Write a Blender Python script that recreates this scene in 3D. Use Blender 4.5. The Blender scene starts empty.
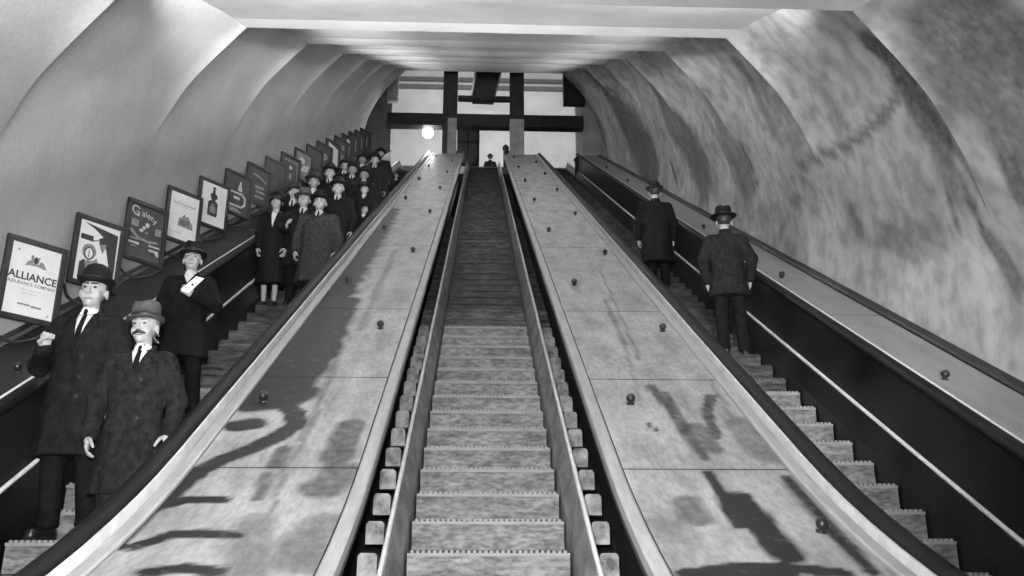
import bpy, bmesh, math, random
import numpy as np
from mathutils import Vector, Matrix, noise as mnoise
from mathutils.bvhtree import BVHTree

random.seed(7)
SC = bpy.context.scene
COL = SC.collection
PI = math.pi

# ------------------------------------------------------------------ camera
FPX = 880.0
YAW, PITCH = 0.038402, 0.303686
CAM = Vector((-0.065, 0.0, 1.6))
cam_d = bpy.data.cameras.new('camera')
cam_d.sensor_width = 36.0
cam_d.lens = 36.0 * FPX / 1024.0
cam_d.clip_start, cam_d.clip_end = 0.05, 200
cam = bpy.data.objects.new('camera', cam_d)
COL.objects.link(cam)
cam.location = CAM
cam.rotation_euler = (PI / 2 + PITCH, 0, -YAW)
SC.camera = cam
SC.view_settings.view_transform = 'Standard'
SC.view_settings.look = 'None'
SC.view_settings.gamma = 1
SC.view_settings.use_curve_mapping = False
SC.view_settings.exposure = 0.0
_R = Vector((math.cos(YAW), -math.sin(YAW), 0))
_O = Vector((math.sin(YAW) * math.cos(PITCH), math.cos(YAW) * math.cos(PITCH), math.sin(PITCH)))
_U = _R.cross(_O)


def measured_ray(px, py):
    """direction in which a mark was measured on the photograph"""
    return _R * ((px - 512) / FPX) + _U * ((288 - py) / FPX) + _O


# ------------------------------------------------------------------ incline frame
C30, S30 = math.cos(PI / 6), 0.5
SB = 4.72          # where the straight incline begins
RB = 9.4           # bend radius of the deck at the foot
DECK = 2.05        # depth of deck plane below the eye plane
NOSE = 2.78        # depth of the step noses
TOP = 29.7         # end of the decks
Y0 = 0.45          # start of everything at the foot


def inc(X, s, N):
    """point at lateral X, distance s along the slope, depth N below the eye plane, with the bend at the foot"""
    if s >= SB:
        return Vector((X, s * C30 + N * S30, 1.6 + s * S30 - N * C30))
    cy = SB * C30 + (DECK - RB) * S30
    cz = 1.6 + SB * S30 - (DECK - RB) * C30
    r = RB + N - DECK
    a = (SB - s) / RB
    ex = 0.0
    if a > PI / 6:
        ex = (a - PI / 6) * RB
        a = PI / 6
    th = PI / 6 - a
    return Vector((X, cy + r * math.sin(th) - ex, cz - r * math.cos(th)))


S_LIST = [-1.6 + 0.3 * i for i in range(22)] + [SB]
S_LIST = sorted(set(round(v, 3) for v in S_LIST if v <= SB))


def srange(a, b, step=None):
    out = [a] + [v for v in S_LIST if a + .02 < v < b - .02]
    if step and b > SB:
        st = max(a, SB)
        n = max(1, int((b - st) / step))
        out += [st + (b - st) * i / n for i in range(1, n)]
    out.append(b)
    return sorted(set(out))


def flat_deck_xy(px, py, N=DECK):
    """lateral and slope position of a mark measured at px, py on the straight part of the deck plane"""
    d = measured_ray(px, py)
    nrm = Vector((0, -S30, C30))
    p = CAM + d * (-N / d.dot(nrm))
    if p.y < inc(0, SB, N).y:
        lo, hi, sl = .3, SB, d.z / d.y
        for it in range(40):
            mid = (lo + hi) / 2
            q = inc(0, mid, N)
            if q.z - CAM.z - q.y * sl > 0:
                hi = mid
            else:
                lo = mid
        q = inc(0, lo, N)
        p = CAM + d * (q.y / d.y)
    return p


# ------------------------------------------------------------------ materials
MATS = {}


def mat(name, base, rough=0.6, var=0.12, scale=6.0, bump=0.0, stretch=(1, 1, 1), stain_and_tone=None, metal=0.0, spec=0.5, fine=None, rand=0.0):
    if name in MATS:
        return MATS[name]
    m = bpy.data.materials.new(name)
    MATS[name] = m
    m.use_nodes = True
    nt = m.node_tree
    b = nt.nodes['Principled BSDF']
    b.inputs['Roughness'].default_value = rough
    b.inputs['Metallic'].default_value = metal
    b.inputs['Specular IOR Level'].default_value = spec
    tc = nt.nodes.new('ShaderNodeTexCoord')
    mp = nt.nodes.new('ShaderNodeMapping')
    mp.inputs['Scale'].default_value = stretch
    nt.links.new(tc.outputs['Object'], mp.inputs['Vector'])
    vec = mp.outputs['Vector']
    if rand:
        oi = nt.nodes.new('ShaderNodeObjectInfo')
        ad = nt.nodes.new('ShaderNodeVectorMath')
        ad.operation = 'ADD'
        ml = nt.nodes.new('ShaderNodeVectorMath')
        ml.operation = 'SCALE'
        ml.inputs['Scale'].default_value = 40
        cx = nt.nodes.new('ShaderNodeCombineXYZ')
        for i in range(3):
            nt.links.new(oi.outputs['Random'], cx.inputs[i])
        nt.links.new(cx.outputs[0], ml.inputs[0])
        nt.links.new(vec, ad.inputs[0])
        nt.links.new(ml.outputs[0], ad.inputs[1])
        vec = ad.outputs[0]
    n = nt.nodes.new('ShaderNodeTexNoise')
    n.inputs['Scale'].default_value = scale
    n.inputs['Detail'].default_value = 6
    n.inputs['Roughness'].default_value = 0.62
    nt.links.new(vec, n.inputs['Vector'])
    cr = nt.nodes.new('ShaderNodeValToRGB')
    lo, hi = max(0, base * (1 - var * 1.6)), min(1, base * (1 + var))
    cr.color_ramp.elements[0].position = .32
    cr.color_ramp.elements[1].position = .68
    cr.color_ramp.elements[0].color = (lo, lo, lo, 1)
    cr.color_ramp.elements[1].color = (hi, hi, hi, 1)
    nt.links.new(n.outputs['Fac'], cr.inputs['Fac'])
    col = cr.outputs['Color']
    if fine:
        n2 = nt.nodes.new('ShaderNodeTexNoise')
        n2.inputs['Scale'].default_value = fine[0]
        n2.inputs['Detail'].default_value = 3
        nt.links.new(vec, n2.inputs['Vector'])
        c2 = nt.nodes.new('ShaderNodeValToRGB')
        v = 1 - fine[1]
        c2.color_ramp.elements[0].position = .35
        c2.color_ramp.elements[1].position = .6
        c2.color_ramp.elements[0].color = (v, v, v, 1)
        c2.color_ramp.elements[1].color = (1, 1, 1, 1)
        nt.links.new(n2.outputs['Fac'], c2.inputs['Fac'])
        mx = nt.nodes.new('ShaderNodeMix')
        mx.data_type = 'RGBA'
        mx.blend_type = 'MULTIPLY'
        mx.inputs[0].default_value = 1
        nt.links.new(col, mx.inputs[6])
        nt.links.new(c2.outputs['Color'], mx.inputs[7])
        col = mx.outputs[2]
    if stain_and_tone:
        at = nt.nodes.new('ShaderNodeAttribute')
        at.attribute_name = 'stain_and_tone'
        n3 = nt.nodes.new('ShaderNodeTexNoise')
        n3.inputs['Scale'].default_value = 14
        n3.inputs['Detail'].default_value = 5
        nt.links.new(tc.outputs['Object'], n3.inputs['Vector'])
        mr = nt.nodes.new('ShaderNodeMapRange')
        mr.inputs[1].default_value = .25
        mr.inputs[2].default_value = .7
        mr.inputs[3].default_value = 1.4
        mr.inputs[4].default_value = .88
        nt.links.new(n3.outputs['Fac'], mr.inputs[0])
        mu = nt.nodes.new('ShaderNodeMath')
        mu.operation = 'MULTIPLY'
        mu.use_clamp = True
        nt.links.new(at.outputs['Fac'], mu.inputs[0])
        nt.links.new(mr.outputs[0], mu.inputs[1])
        mx = nt.nodes.new('ShaderNodeMix')
        mx.data_type = 'RGBA'
        nt.links.new(mu.outputs[0], mx.inputs[0])
        nt.links.new(col, mx.inputs[6])
        mx.inputs[7].default_value = (stain_and_tone, stain_and_tone, stain_and_tone, 1)
        col = mx.outputs[2]
    nt.links.new(col, b.inputs['Base Color'])
    if bump:
        bp = nt.nodes.new('ShaderNodeBump')
        bp.inputs['Strength'].default_value = bump
        bp.inputs['Distance'].default_value = .02
        nt.links.new(n.outputs['Fac'], bp.inputs['Height'])
        nt.links.new(bp.outputs['Normal'], b.inputs['Normal'])
    return m


def emit(name, strength, base=.9):
    m = bpy.data.materials.new(name)
    m.use_nodes = True
    b = m.node_tree.nodes['Principled BSDF']
    b.inputs['Base Color'].default_value = (base, base, base, 1)
    b.inputs['Emission Color'].default_value = (1, 1, 1, 1)
    b.inputs['Emission Strength'].default_value = strength
    return m


PLASTER = mat('plaster_smooth', .50, .85, .10, 1.1, .15, fine=(30, .10))
PLASTER_R = mat('plaster_stained', .46, .85, .30, .8, .25, stretch=(1, 1, 1), stain_and_tone=.07, fine=(5, .34))
SOFFIT = mat('plaster_soffit', .62, .85, .08, 1.5, .1)
DECKW = mat('deck_boards', .40, .5, .24, 2.6, .05, stretch=(2.0, .7, .7), stain_and_tone=.012, fine=(20, .22), spec=.22)
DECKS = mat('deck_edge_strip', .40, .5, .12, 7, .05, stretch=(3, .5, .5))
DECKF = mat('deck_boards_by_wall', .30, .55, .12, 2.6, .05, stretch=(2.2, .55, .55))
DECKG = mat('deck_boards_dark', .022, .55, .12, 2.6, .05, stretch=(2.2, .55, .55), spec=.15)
KNOB = mat('knob_black', .015, .3, .1, 20)
DARKW = mat('dark_varnished_wood', .014, .4, .5, 4, .03, stretch=(1, .25, .25), spec=.25)
TRENCH = mat('trench_black', .012, .7, .4, 5)
RUBBER = mat('handrail_rubber', .007, .55, .3, 6, spec=.15)
METAL = mat('bright_moulding_metal', .85, .4, .12, 8)
SKIRT = mat('skirting_worn', .23, .45, .45, 6, .06, stretch=(3, .7, .7))
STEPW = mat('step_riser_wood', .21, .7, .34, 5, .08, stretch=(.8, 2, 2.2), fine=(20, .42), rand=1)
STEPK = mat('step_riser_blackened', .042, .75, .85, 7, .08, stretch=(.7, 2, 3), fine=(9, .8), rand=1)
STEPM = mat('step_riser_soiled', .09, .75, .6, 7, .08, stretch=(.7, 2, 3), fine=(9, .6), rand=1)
STEPD = mat('recess_dark', .02, .8, .3, 9)  # darkness of recesses and gaps, put into the colour
STEPT = mat('step_cleats', .26, .65, .15, 8, rand=1)
BLOCK = mat('step_end_block', .27, .6, .5, 9, rand=1)
IRON = mat('iron_black', .02, .5, .3, 5)
HALL = mat('hall_wall_plaster', .60, .85, .10, .9)
COLBASE = mat('column_base_stone', .34, .7, .2, 4)
FRAME = mat('poster_frame_black', .015, .38, .2, 8)
SHEET = mat('poster_paper_white', .66, .7, .06, 5)
SHEETD = mat('poster_paper_dark', .035, .6, .3, 6)
SHEETG = mat('poster_paper_grey', .14, .6, .3, 6)
INK = mat('poster_ink', .02, .6, .1, 9)
INKG = mat('poster_ink_grey', .20, .6, .25, 30)
INKL = mat('poster_ink_pale', .45, .6, .2, 20)
SKIN = mat('skin', .36, .55, .07, 9)
SKINF = mat('skin_tanned', .24, .55, .1, 9)
LIPS_M = mat('lips', .13, .5, .1, 9)
EYE = mat('eye_dark', .02, .25, .1, 9)
HAIR = mat('hair_dark', .02, .6, .4, 30)
HAIRG = mat('hair_grey', .20, .6, .4, 40)
LINEN = mat('collar_linen', .62, .7, .04, 9)
CO_BLACK = mat('cloth_black', .0065, .85, .35, 14, .1, spec=.12)
CO_DARK = mat('cloth_charcoal', .012, .85, .35, 16, .15, fine=(60, .25), spec=.12)
CO_TWEED = mat('cloth_dark_tweed', .019, .9, .4, 22, .2, fine=(90, .35), spec=.12)
CO_GREY = mat('cloth_grey_tweed', .036, .9, .35, 20, .2, fine=(80, .35), spec=.12)
FELT = mat('felt_grey', .055, .85, .2, 18)
FELTB = mat('felt_black', .008, .8, .2, 18, spec=.2)
BAND = mat('hat_band', .012, .5, .2, 18)
SHOE = mat('shoe_leather', .012, .35, .2, 12)
PAPER = mat('folded_paper', .85, .7, .04, 8)


# ------------------------------------------------------------------ object helpers
def tag(o, label=None, cat=None, group=None, kind=None):
    if label:
        o['label'] = label
    if cat:
        o['category'] = cat
    if group:
        o['group'] = group
    if kind:
        o['kind'] = kind
    return o


def empty(name, loc=(0, 0, 0), parent=None):
    o = bpy.data.objects.new(name, None)
    o.empty_display_size = .2
    COL.objects.link(o)
    o.location = loc
    if parent:
        o.parent = parent
    return o


class MB:
    """collects vertices and faces given in world space (or local when off is zero)"""

    def __init__(s):
        s.v, s.f, s.m = [], [], []

    def face_pts(s, pts, mi=0):
        b = len(s.v)
        s.v += [Vector(p) for p in pts]
        s.f.append(tuple(range(b, b + len(pts))))
        s.m.append(mi)

    def hexa(s, p, mi=0):
        b = len(s.v)
        s.v += [Vector(q) for q in p]
        for q in ((0, 3, 2, 1), (4, 5, 6, 7), (0, 1, 5, 4), (1, 2, 6, 5), (2, 3, 7, 6), (3, 0, 4, 7)):
            s.f.append(tuple(b + i for i in q))
            s.m.append(mi)

    def box(s, x0, x1, y0, y1, z0, z1, mi=0):
        s.hexa([(x0, y0, z0), (x1, y0, z0), (x1, y1, z0), (x0, y1, z0), (x0, y0, z1), (x1, y0, z1), (x1, y1, z1), (x0, y1, z1)], mi)

    def sweep(s, prof, ss, closed=True, mi=0, cap=True):
        """prof: list of (X, N); swept along slope positions ss"""
        b = len(s.v)
        n = len(prof)
        for t in ss:
            for X, N in prof:
                s.v.append(inc(X, t, N))
        for i in range(len(ss) - 1):
            for j in range(n if closed else n - 1):
                a0 = b + i * n + j
                a1 = b + i * n + (j + 1) % n
                s.f.append((a0, a1, a1 + n, a0 + n))
                s.m.append(mi)
        if closed and cap:
            s.f.append(tuple(b + j for j in range(n))[::-1])
            s.m.append(mi)
            e = b + (len(ss) - 1) * n
            s.f.append(tuple(e + j for j in range(n)))
            s.m.append(mi)

    def tube(s, pts, r, n=10, mi=0, taper=None):
        b = len(s.v)
        pts = [Vector(p) for p in pts]
        for i, p in enumerate(pts):
            t = (pts[min(i + 1, len(pts) - 1)] - pts[max(i - 1, 0)]).normalized()
            a = t.orthogonal().normalized() if abs(t.z) > .9 else t.cross(Vector((0, 0, 1))).normalized()
            c = t.cross(a)
            rr = r if taper is None else taper[i]
            for k in range(n):
                an = 2 * PI * k / n
                s.v.append(p + (a * math.cos(an) + c * math.sin(an)) * rr)
        for i in range(len(pts) - 1):
            for k in range(n):
                s.f.append((b + i * n + k, b + i * n + (k + 1) % n, b + (i + 1) * n + (k + 1) % n, b + (i + 1) * n + k))
                s.m.append(mi)
        s.f.append(tuple(b + k for k in range(n))[::-1])
        s.m.append(mi)
        e = b + (len(pts) - 1) * n
        s.f.append(tuple(e + k for k in range(n)))
        s.m.append(mi)

    def lathe(s, prof, M=None, n=28, sx=1, sy=1, mi=0, zf=None):
        """prof: (r, z); M places it"""
        b = len(s.v)
        for r, z in prof:
            for k in range(n):
                a = 2 * PI * k / n
                p = Vector((r * sx * math.cos(a), r * sy * math.sin(a), z))
                if zf:
                    p.z += zf(p.x, p.y, z)
                s.v.append(M @ p if M is not None else p)
        for i in range(len(prof) - 1):
            for k in range(n):
                s.f.append((b + i * n + k, b + i * n + (k + 1) % n, b + (i + 1) * n + (k + 1) % n, b + (i + 1) * n + k))
                s.m.append(mi)
        s.f.append(tuple(b + k for k in range(n))[::-1])
        s.m.append(mi)
        e = b + (len(prof) - 1) * n
        s.f.append(tuple(e + k for k in range(n)))
        s.m.append(mi)

    def mesh(s, name, mats, off=Vector((0, 0, 0)), smooth=False, fix=True):
        me = bpy.data.meshes.new(name)
        me.from_pydata([tuple(v - off) for v in s.v], [], s.f)
        for mm in (mats if isinstance(mats, (list, tuple)) else [mats]):
            me.materials.append(mm)
        me.polygons.foreach_set('material_index', s.m)
        if fix:
            bm = bmesh.new()
            bm.from_mesh(me)
            bmesh.ops.recalc_face_normals(bm, faces=bm.faces)
            bm.to_mesh(me)
            bm.free()
        if smooth:
            me.polygons.foreach_set('use_smooth', [True] * len(me.polygons))
        me.update()
        return me

    def build(s, name, mats, parent=None, off=None, smooth=False, bevel=0.0):
        """vertices are world coordinates; they become local to the parent chain (translations only)"""
        if off is None:
            off = Vector((0, 0, 0))
            q = parent
            while q is not None:
                off = off + Vector(q.location)
                q = q.parent
        me = s.mesh(name, mats, off, smooth)
        o = bpy.data.objects.new(name, me)
        COL.objects.link(o)
        if parent:
            o.parent = parent
        if bevel:
            bv = o.modifiers.new('bevel', 'BEVEL')
            bv.width = bevel
            bv.segments = 2
            bv.limit_method = 'ANGLE'
        return o


# ------------------------------------------------------------------ stains measured on decks and wall, and broad darker areas of the wall
def seg_dist(P, a, b):
    ab = b - a
    L = float(ab @ ab)
    if L < 1e-9:
        return np.linalg.norm(P - a, axis=1)
    t = np.clip(((P - a) @ ab) / L, 0, 1)
    return np.linalg.norm(P - (a + t[:, None] * ab), axis=1)


def add_stain_and_tone(me, off, strokes, flat=False):
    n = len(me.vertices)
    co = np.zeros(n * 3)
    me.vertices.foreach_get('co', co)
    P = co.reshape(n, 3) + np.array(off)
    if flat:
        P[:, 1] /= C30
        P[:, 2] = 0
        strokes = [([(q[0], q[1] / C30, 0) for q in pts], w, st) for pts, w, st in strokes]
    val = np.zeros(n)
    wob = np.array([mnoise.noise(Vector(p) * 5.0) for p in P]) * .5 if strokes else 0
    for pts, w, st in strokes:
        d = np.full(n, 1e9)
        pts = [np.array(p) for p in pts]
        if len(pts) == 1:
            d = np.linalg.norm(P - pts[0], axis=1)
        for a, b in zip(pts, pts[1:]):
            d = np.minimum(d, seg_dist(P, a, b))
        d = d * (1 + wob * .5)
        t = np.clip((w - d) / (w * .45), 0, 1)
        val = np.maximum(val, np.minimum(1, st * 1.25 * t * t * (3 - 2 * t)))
    at = me.attributes.new('stain_and_tone', 'FLOAT', 'POINT')
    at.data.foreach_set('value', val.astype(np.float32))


def on_deck(pixels):
    return [tuple(flat_deck_xy(*p)) for p in pixels]

# ------------------------------------------------------------------ tunnel shell
PROF = [(3.96, 3.6), (3.96, 2.6), (3.96, 2.0), (3.92, 1.5), (3.79, 1.0), (3.53, .5), (3.36, .25), (3.17, 0), (2.95, -.22), (2.72, -.43), (2.53, -.60)]
LIP0, BAY = -.18, 3.28
LIPS = [LIP0 + BAY * k for k in range(-1, 10)]          # bay k runs from LIPS[k] to LIPS[k+1]
RECESS = .48


def catmull(pts, n):
    out = []
    P = [pts[0]] + pts + [pts[-1]]
    for i in range(1, len(P) - 2):
        p0, p1, p2, p3 = [np.array(q, float) for q in P[i - 1:i + 3]]
        for k in range(n):
            t = k / n
            out.append(tuple(.5 * ((2 * p1) + (p2 - p0) * t + (2 * p0 - 5 * p1 + 4 * p2 - p3) * t * t + (3 * p1 - p0 - 3 * p2 + p3) * t ** 3)))
    out.append(pts[-1])
    return out


PFINE = catmull(PROF, 5)


def straight(X, s, N):
    return Vector((X, s * C30 + N * S30, 1.6 + s * S30 - N * C30))


def tunnel_points(side, near):
    """profile with outward normals and recess weight"""
    out = []
    for i, (X, N) in enumerate(PFINE):
        a = PFINE[max(0, i - 1)]
        b = PFINE[min(len(PFINE) - 1, i + 1)]
        tx, tn = b[0] - a[0], b[1] - a[1]
        L = math.hypot(tx, tn)
        nx, nn = -tn / L, tx / L        # outward: +X and towards -N
        w = min(1, max(0, (.9 - N) / 1.3))
        if near:
            w = min(1, max(0, (.25 - N) / .85)) if side < 0 else min(1, max(0, (.6 - N) / 1.15))
        w = w * w * (3 - 2 * w)
        out.append((X, N, nx, nn, w))
    return out


def build_tunnel():
    rows = 36
    for side, name, m in ((1, 'wall_right', PLASTER_R), (-1, 'wall_left', PLASTER)):
        mb = MB()
        tpn, tpf = tunnel_points(side, True), tunnel_points(side, False)
        n = len(tpn)
        tp = tpn

        def row(s, e):
            b = len(mb.v)
            for X, N, nx, nn, w in tp:
                if e == 0 or w == 0:
                    x, q = X, N
                else:
                    x, q = X + nx * e * w, N + nn * e * w
                mb.v.append(straight(x * side, s, q))
            return b
        for k in range(len(LIPS) - 1):
            tp = tpn if k < 3 else tpf
            prev = None
            for i in range(rows + 1):
                t = i / rows
                b = row(LIPS[k] + BAY * t, RECESS * (1 - t) ** .6)
                if prev is not None:
                    for j in range(n - 1):
                        mb.f.append((prev + j, prev + j + 1, b + j + 1, b + j))
                        mb.m.append(0)
                prev = b
            b0 = row(LIPS[k + 1], 0)
            tp = tpn if k + 1 < 3 else tpf
            b1 = row(LIPS[k + 1], RECESS)
            for j in range(n - 1):
                if tp[j][4] + tp[j + 1][4] > 0:
                    mb.f.append((b0 + j, b0 + j + 1, b1 + j + 1, b1 + j))
                    mb.m.append(0)
        me = mb.mesh(name, m, smooth=True, fix=False)
        if side == 1:
            co = [Vector(v) for v in mb.v]
            pix = np.array([((p - CAM).dot(_R), (p - CAM).dot(_U), (p - CAM).dot(_O)) for p in co])
            ok = pix[:, 2] > .5
            U2 = 512 + FPX * pix[:, 0] / np.where(ok, pix[:, 2], 1)
            V2 = 288 - FPX * pix[:, 1] / np.where(ok, pix[:, 2], 1)

            def near(px, py):
                d = (U2 - px) ** 2 + (V2 - py) ** 2
                d[~ok] = 1e12
                return tuple(co[int(np.argmin(d))])

            def wl(pts):
                return [near(*p) for p in pts]
            strokes = [
                (wl([(872, 42), (884, 52)]), .16, .75), (wl([(895, 66), (910, 92), (928, 125), (944, 150)]), .22, .62),
                (wl([(940, 150), (955, 180)]), .2, .45), (wl([(962, 195), (975, 222), (990, 245)]), .09, .6),
                (wl([(950, 205), (960, 225)]), .06, .6), (wl([(1000, 250), (1015, 285)]), .15, .5),
                (wl([(1012, 165), (1020, 195)]), .2, .6),
                (wl([(798, 168), (830, 153), (858, 143), (885, 118), (898, 96)]), .07, .5),
                (wl([(850, 205), (862, 232)]), .10, .45), (wl([(878, 235), (905, 245), (935, 232)]), .2, .35),
                (wl([(790, 205), (800, 195)]), .1, .4), (wl([(742, 145), (752, 165)]), .06, .8), (wl([(752, 166), (757, 182)]), .05, .8),
                (wl([(705, 115), (722, 150), (735, 175)]), .12, .3), (wl([(735, 60), (760, 105), (775, 130)]), .15, .4),
                (wl([(670, 165), (676, 186)]), .07, .8), (wl([(780, 100), (800, 128)]), .12, .25),
                (wl([(955, 40), (990, 90), (1018, 140)]), .45, .5), (wl([(930, 8), (985, 25), (1020, 60)]), .4, .55), (wl([(600, 75), (625, 120), (650, 165)]), 1.3, .62), (wl([(640, 60), (670, 110), (700, 165)]), .9, .55), (wl([(690, 60), (720, 110), (745, 170)]), .6, .42),  # broad strokes that darken the near top corner and the far wall
                (wl([(690, 60), (705, 95)]), .2, .4), (wl([(820, 90), (845, 120)]), .1, .2)]
            add_stain_and_tone(me, (0, 0, 0), strokes)
        o = bpy.data.objects.new(name, me)
        COL.objects.link(o)
        tag(o, kind='structure')
    mb = MB()
    nx = 16
    for k in range(len(LIPS) - 1):
        for t0, t1, e0, e1 in [(i / 14, (i + 1) / 14, RECESS * (1 - i / 14) ** .6, RECESS * (1 - (i + 1) / 14) ** .6) for i in range(14)] + [(1, 1, 0, RECESS)]:
            for j in range(nx):
                xa, xb = -2.53 + 5.06 * j / nx, -2.53 + 5.06 * (j + 1) / nx

                def pt(x, t, e):
                    xx = x * (1 + e * .707 / 2.53)
                    return straight(xx, LIPS[k] + BAY * t, -.6 - e * .75)
                mb.face_pts([pt(xa, t0, e0), pt(xb, t0, e0), pt(xb, t1, e1), pt(xa, t1, e1)])
    me = mb.mesh('ceiling', SOFFIT, fix=False)
    o = bpy.data.objects.new('ceiling', me)
    COL.objects.link(o)
    tag(o, kind='structure')


build_tunnel()

# wall base mouldings, slope floor, lower landing floor
for side, name in ((1, 'trim_right'), (-1, 'trim_left')):
    mb = MB()
    prof = [(side * 3.83, 2.14), (side * 3.83, 2.04), (side * 3.85, 2.015), (side * 3.945, 2.015), (side * 3.945, 2.14)]
    mb.sweep(prof, srange(.5, TOP, 4))
    tag(mb.build(name, DARKW), kind='structure')
mb = MB()
mb.sweep([(-3.9, 3.30), (3.9, 3.30), (3.9, 3.40), (-3.9, 3.40)], srange(-.5, 33.2, 6))
tag(mb.build('floor_slope', TRENCH), kind='structure')
mb = MB()
mb.box(-3.9, 3.9, -3.0, 2.6, -.2, 0)
tag(mb.build('floor', mat('landing_boards', .22, .6, .2, 3)), kind='structure')

# ------------------------------------------------------------------ escalators
S0 = {'L': 5.064, 'C': 4.942, 'R': 5.095}
XC = {'L': -2.475, 'C': .01, 'R': 2.53}
PITCHL = .41
KTOP = 68


def step_mesh(rise, wood, cleat):
    mb = MB()
    w = .503
    mb.box(-w, w, .012, .06, -rise + .022, -.012, 0)                # riser board
    mb.box(-w, w, .0, .06, -.020, 0.0, 2)                           # nosing strip
    mb.box(-w, w, .03, .06, -rise - .02, -rise + .024, 1)           # foot of the riser, coloured dark so gaps between cleats look shaded
    mb.box(-w, w, .05, .372, -.022, -.001, 1)                       # tread board
    n = 28
    for i in range(n):
        x = -w + .012 + (2 * w - .024) * (i + .5) / n
        mb.box(x - .0105, x + .0105, .004, .368, -.004, .015, 2)    # cleats
    mb.box(-w, -w + .03, .06, .37, -rise * .8, -.022, 1)
    mb.box(w - .03, w, .06, .37, -rise * .8, -.022, 1)
    return mb.mesh('step', [wood, STEPD, cleat])


def block_mesh(bm_):
    mb = MB()
    prof = [(-.06, -.145), (.06, -.145), (.06, -.02), (.052, -.006), (.04, .002), (-.04, .002), (-.052, -.006), (-.06, -.02)]
    b = len(mb.v)
    for y in (0, .12):
        for x, z in prof:
            mb.v.append(Vector((x, y, z)))
    n = len(prof)
    for j in range(n):
        mb.f.append((j, (j + 1) % n, n + (j + 1) % n, n + j))
        mb.m.append(0)
    mb.f.append(tuple(range(n))[::-1])
    mb.m.append(0)
    mb.f.append(tuple(range(n, 2 * n)))
    mb.m.append(0)
    mb.box(-.03, .03, .12, .2, -.12, -.03, 1)
    return mb.mesh('end_block', [bm_, STEPD])


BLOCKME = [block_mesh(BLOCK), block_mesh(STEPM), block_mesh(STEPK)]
STEPME = {}


def nose(e, k):
    return inc(XC[e], S0[e] + PITCHL * k, NOSE)


def escalator(e, label):
    root = empty('escalator', (XC[e], 2.0, 0))
    tag(root, label, 'escalator', 'escalators in the tunnel')
    x = XC[e]
    ss = srange(.4, 32.6, 4)
    for k in range(-9, KTOP + 1):
        p = nose(e, k)
        q = nose(e, k - 1)
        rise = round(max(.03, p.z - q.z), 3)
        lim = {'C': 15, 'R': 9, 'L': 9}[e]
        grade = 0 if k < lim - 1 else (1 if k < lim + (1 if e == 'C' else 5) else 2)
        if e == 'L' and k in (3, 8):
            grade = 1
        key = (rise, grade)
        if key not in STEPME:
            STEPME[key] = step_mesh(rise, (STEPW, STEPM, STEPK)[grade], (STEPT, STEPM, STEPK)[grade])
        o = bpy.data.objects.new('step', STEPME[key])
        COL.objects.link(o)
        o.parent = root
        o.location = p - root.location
        if e == 'C' and -4 <= k <= 36:
            for sx in (-1, 1):
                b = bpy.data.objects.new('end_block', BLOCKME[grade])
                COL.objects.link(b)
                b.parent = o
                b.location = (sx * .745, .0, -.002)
    for sd in (-1, 1):
        def pr(l):
            return [(x + sd * a, n) for a, n in l]
        mb = MB()
        mb.sweep(pr([(.518, 3.0), (.518, 2.72), (.572, 2.53), (.602, 2.52), (.602, 3.0)]), ss)
        mb.build('skirting_board', SKIRT if e == 'C' else DARKW, root)
        mb = MB()
        c = [(.588 + .015 * math.cos(a), 2.512 + .017 * math.sin(a)) for a in [2 * PI * i / 8 for i in range(8)]]
        mb.sweep(pr(c), ss)
        tag(mb.build('skirting_moulding', METAL, root, smooth=True), 'bright metal moulding')
        if e == 'C':
            mb = MB()
            mb.sweep(pr([(.93, 3.2), (.93, 2.10), (.96, 2.10), (.96, 3.2)]), ss)
            mb.build('trench_wall', TRENCH, root)
        else:
            mb = MB()
            mb.sweep(pr([(.602, 2.60), (.604, 2.54), (.625, 2.08), (.66, 2.08), (.66, 2.60)]), srange(.4, TOP, 4))
            mb.build('balustrade_panel', DARKW, root)
            mb = MB()
            c = [(.645 + .062 * math.cos(a), 2.035 + .038 * math.sin(a)) for a in [2 * PI * i / 14 for i in range(14)]]
            mb.sweep(pr(c), srange(.6, TOP + .2, 4))
            mb.build('handrail', RUBBER, root, smooth=True)
            mb = MB()
            mb.sweep(pr([(.713, 2.09), (.713, 2.022), (.731, 2.018), (.731, 2.09)]), srange(.6, TOP, 4))
            tag(mb.build('handrail_guide', METAL, root), 'thin bright metal guide strip')
    return root


escalator('L', 'left escalator crowded with people riding down past the framed posters')
escalator('C', 'middle escalator, bare and empty, with wooden steps and open side trenches')
escalator('R', 'right escalator carrying only two people seen from behind')

# ------------------------------------------------------------------ balustrade decks
SEAMS = [.7, 4.56, 6.14, 8.2, 11.75, 15.5, 19.2, 22.9, 26.4, TOP]


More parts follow.
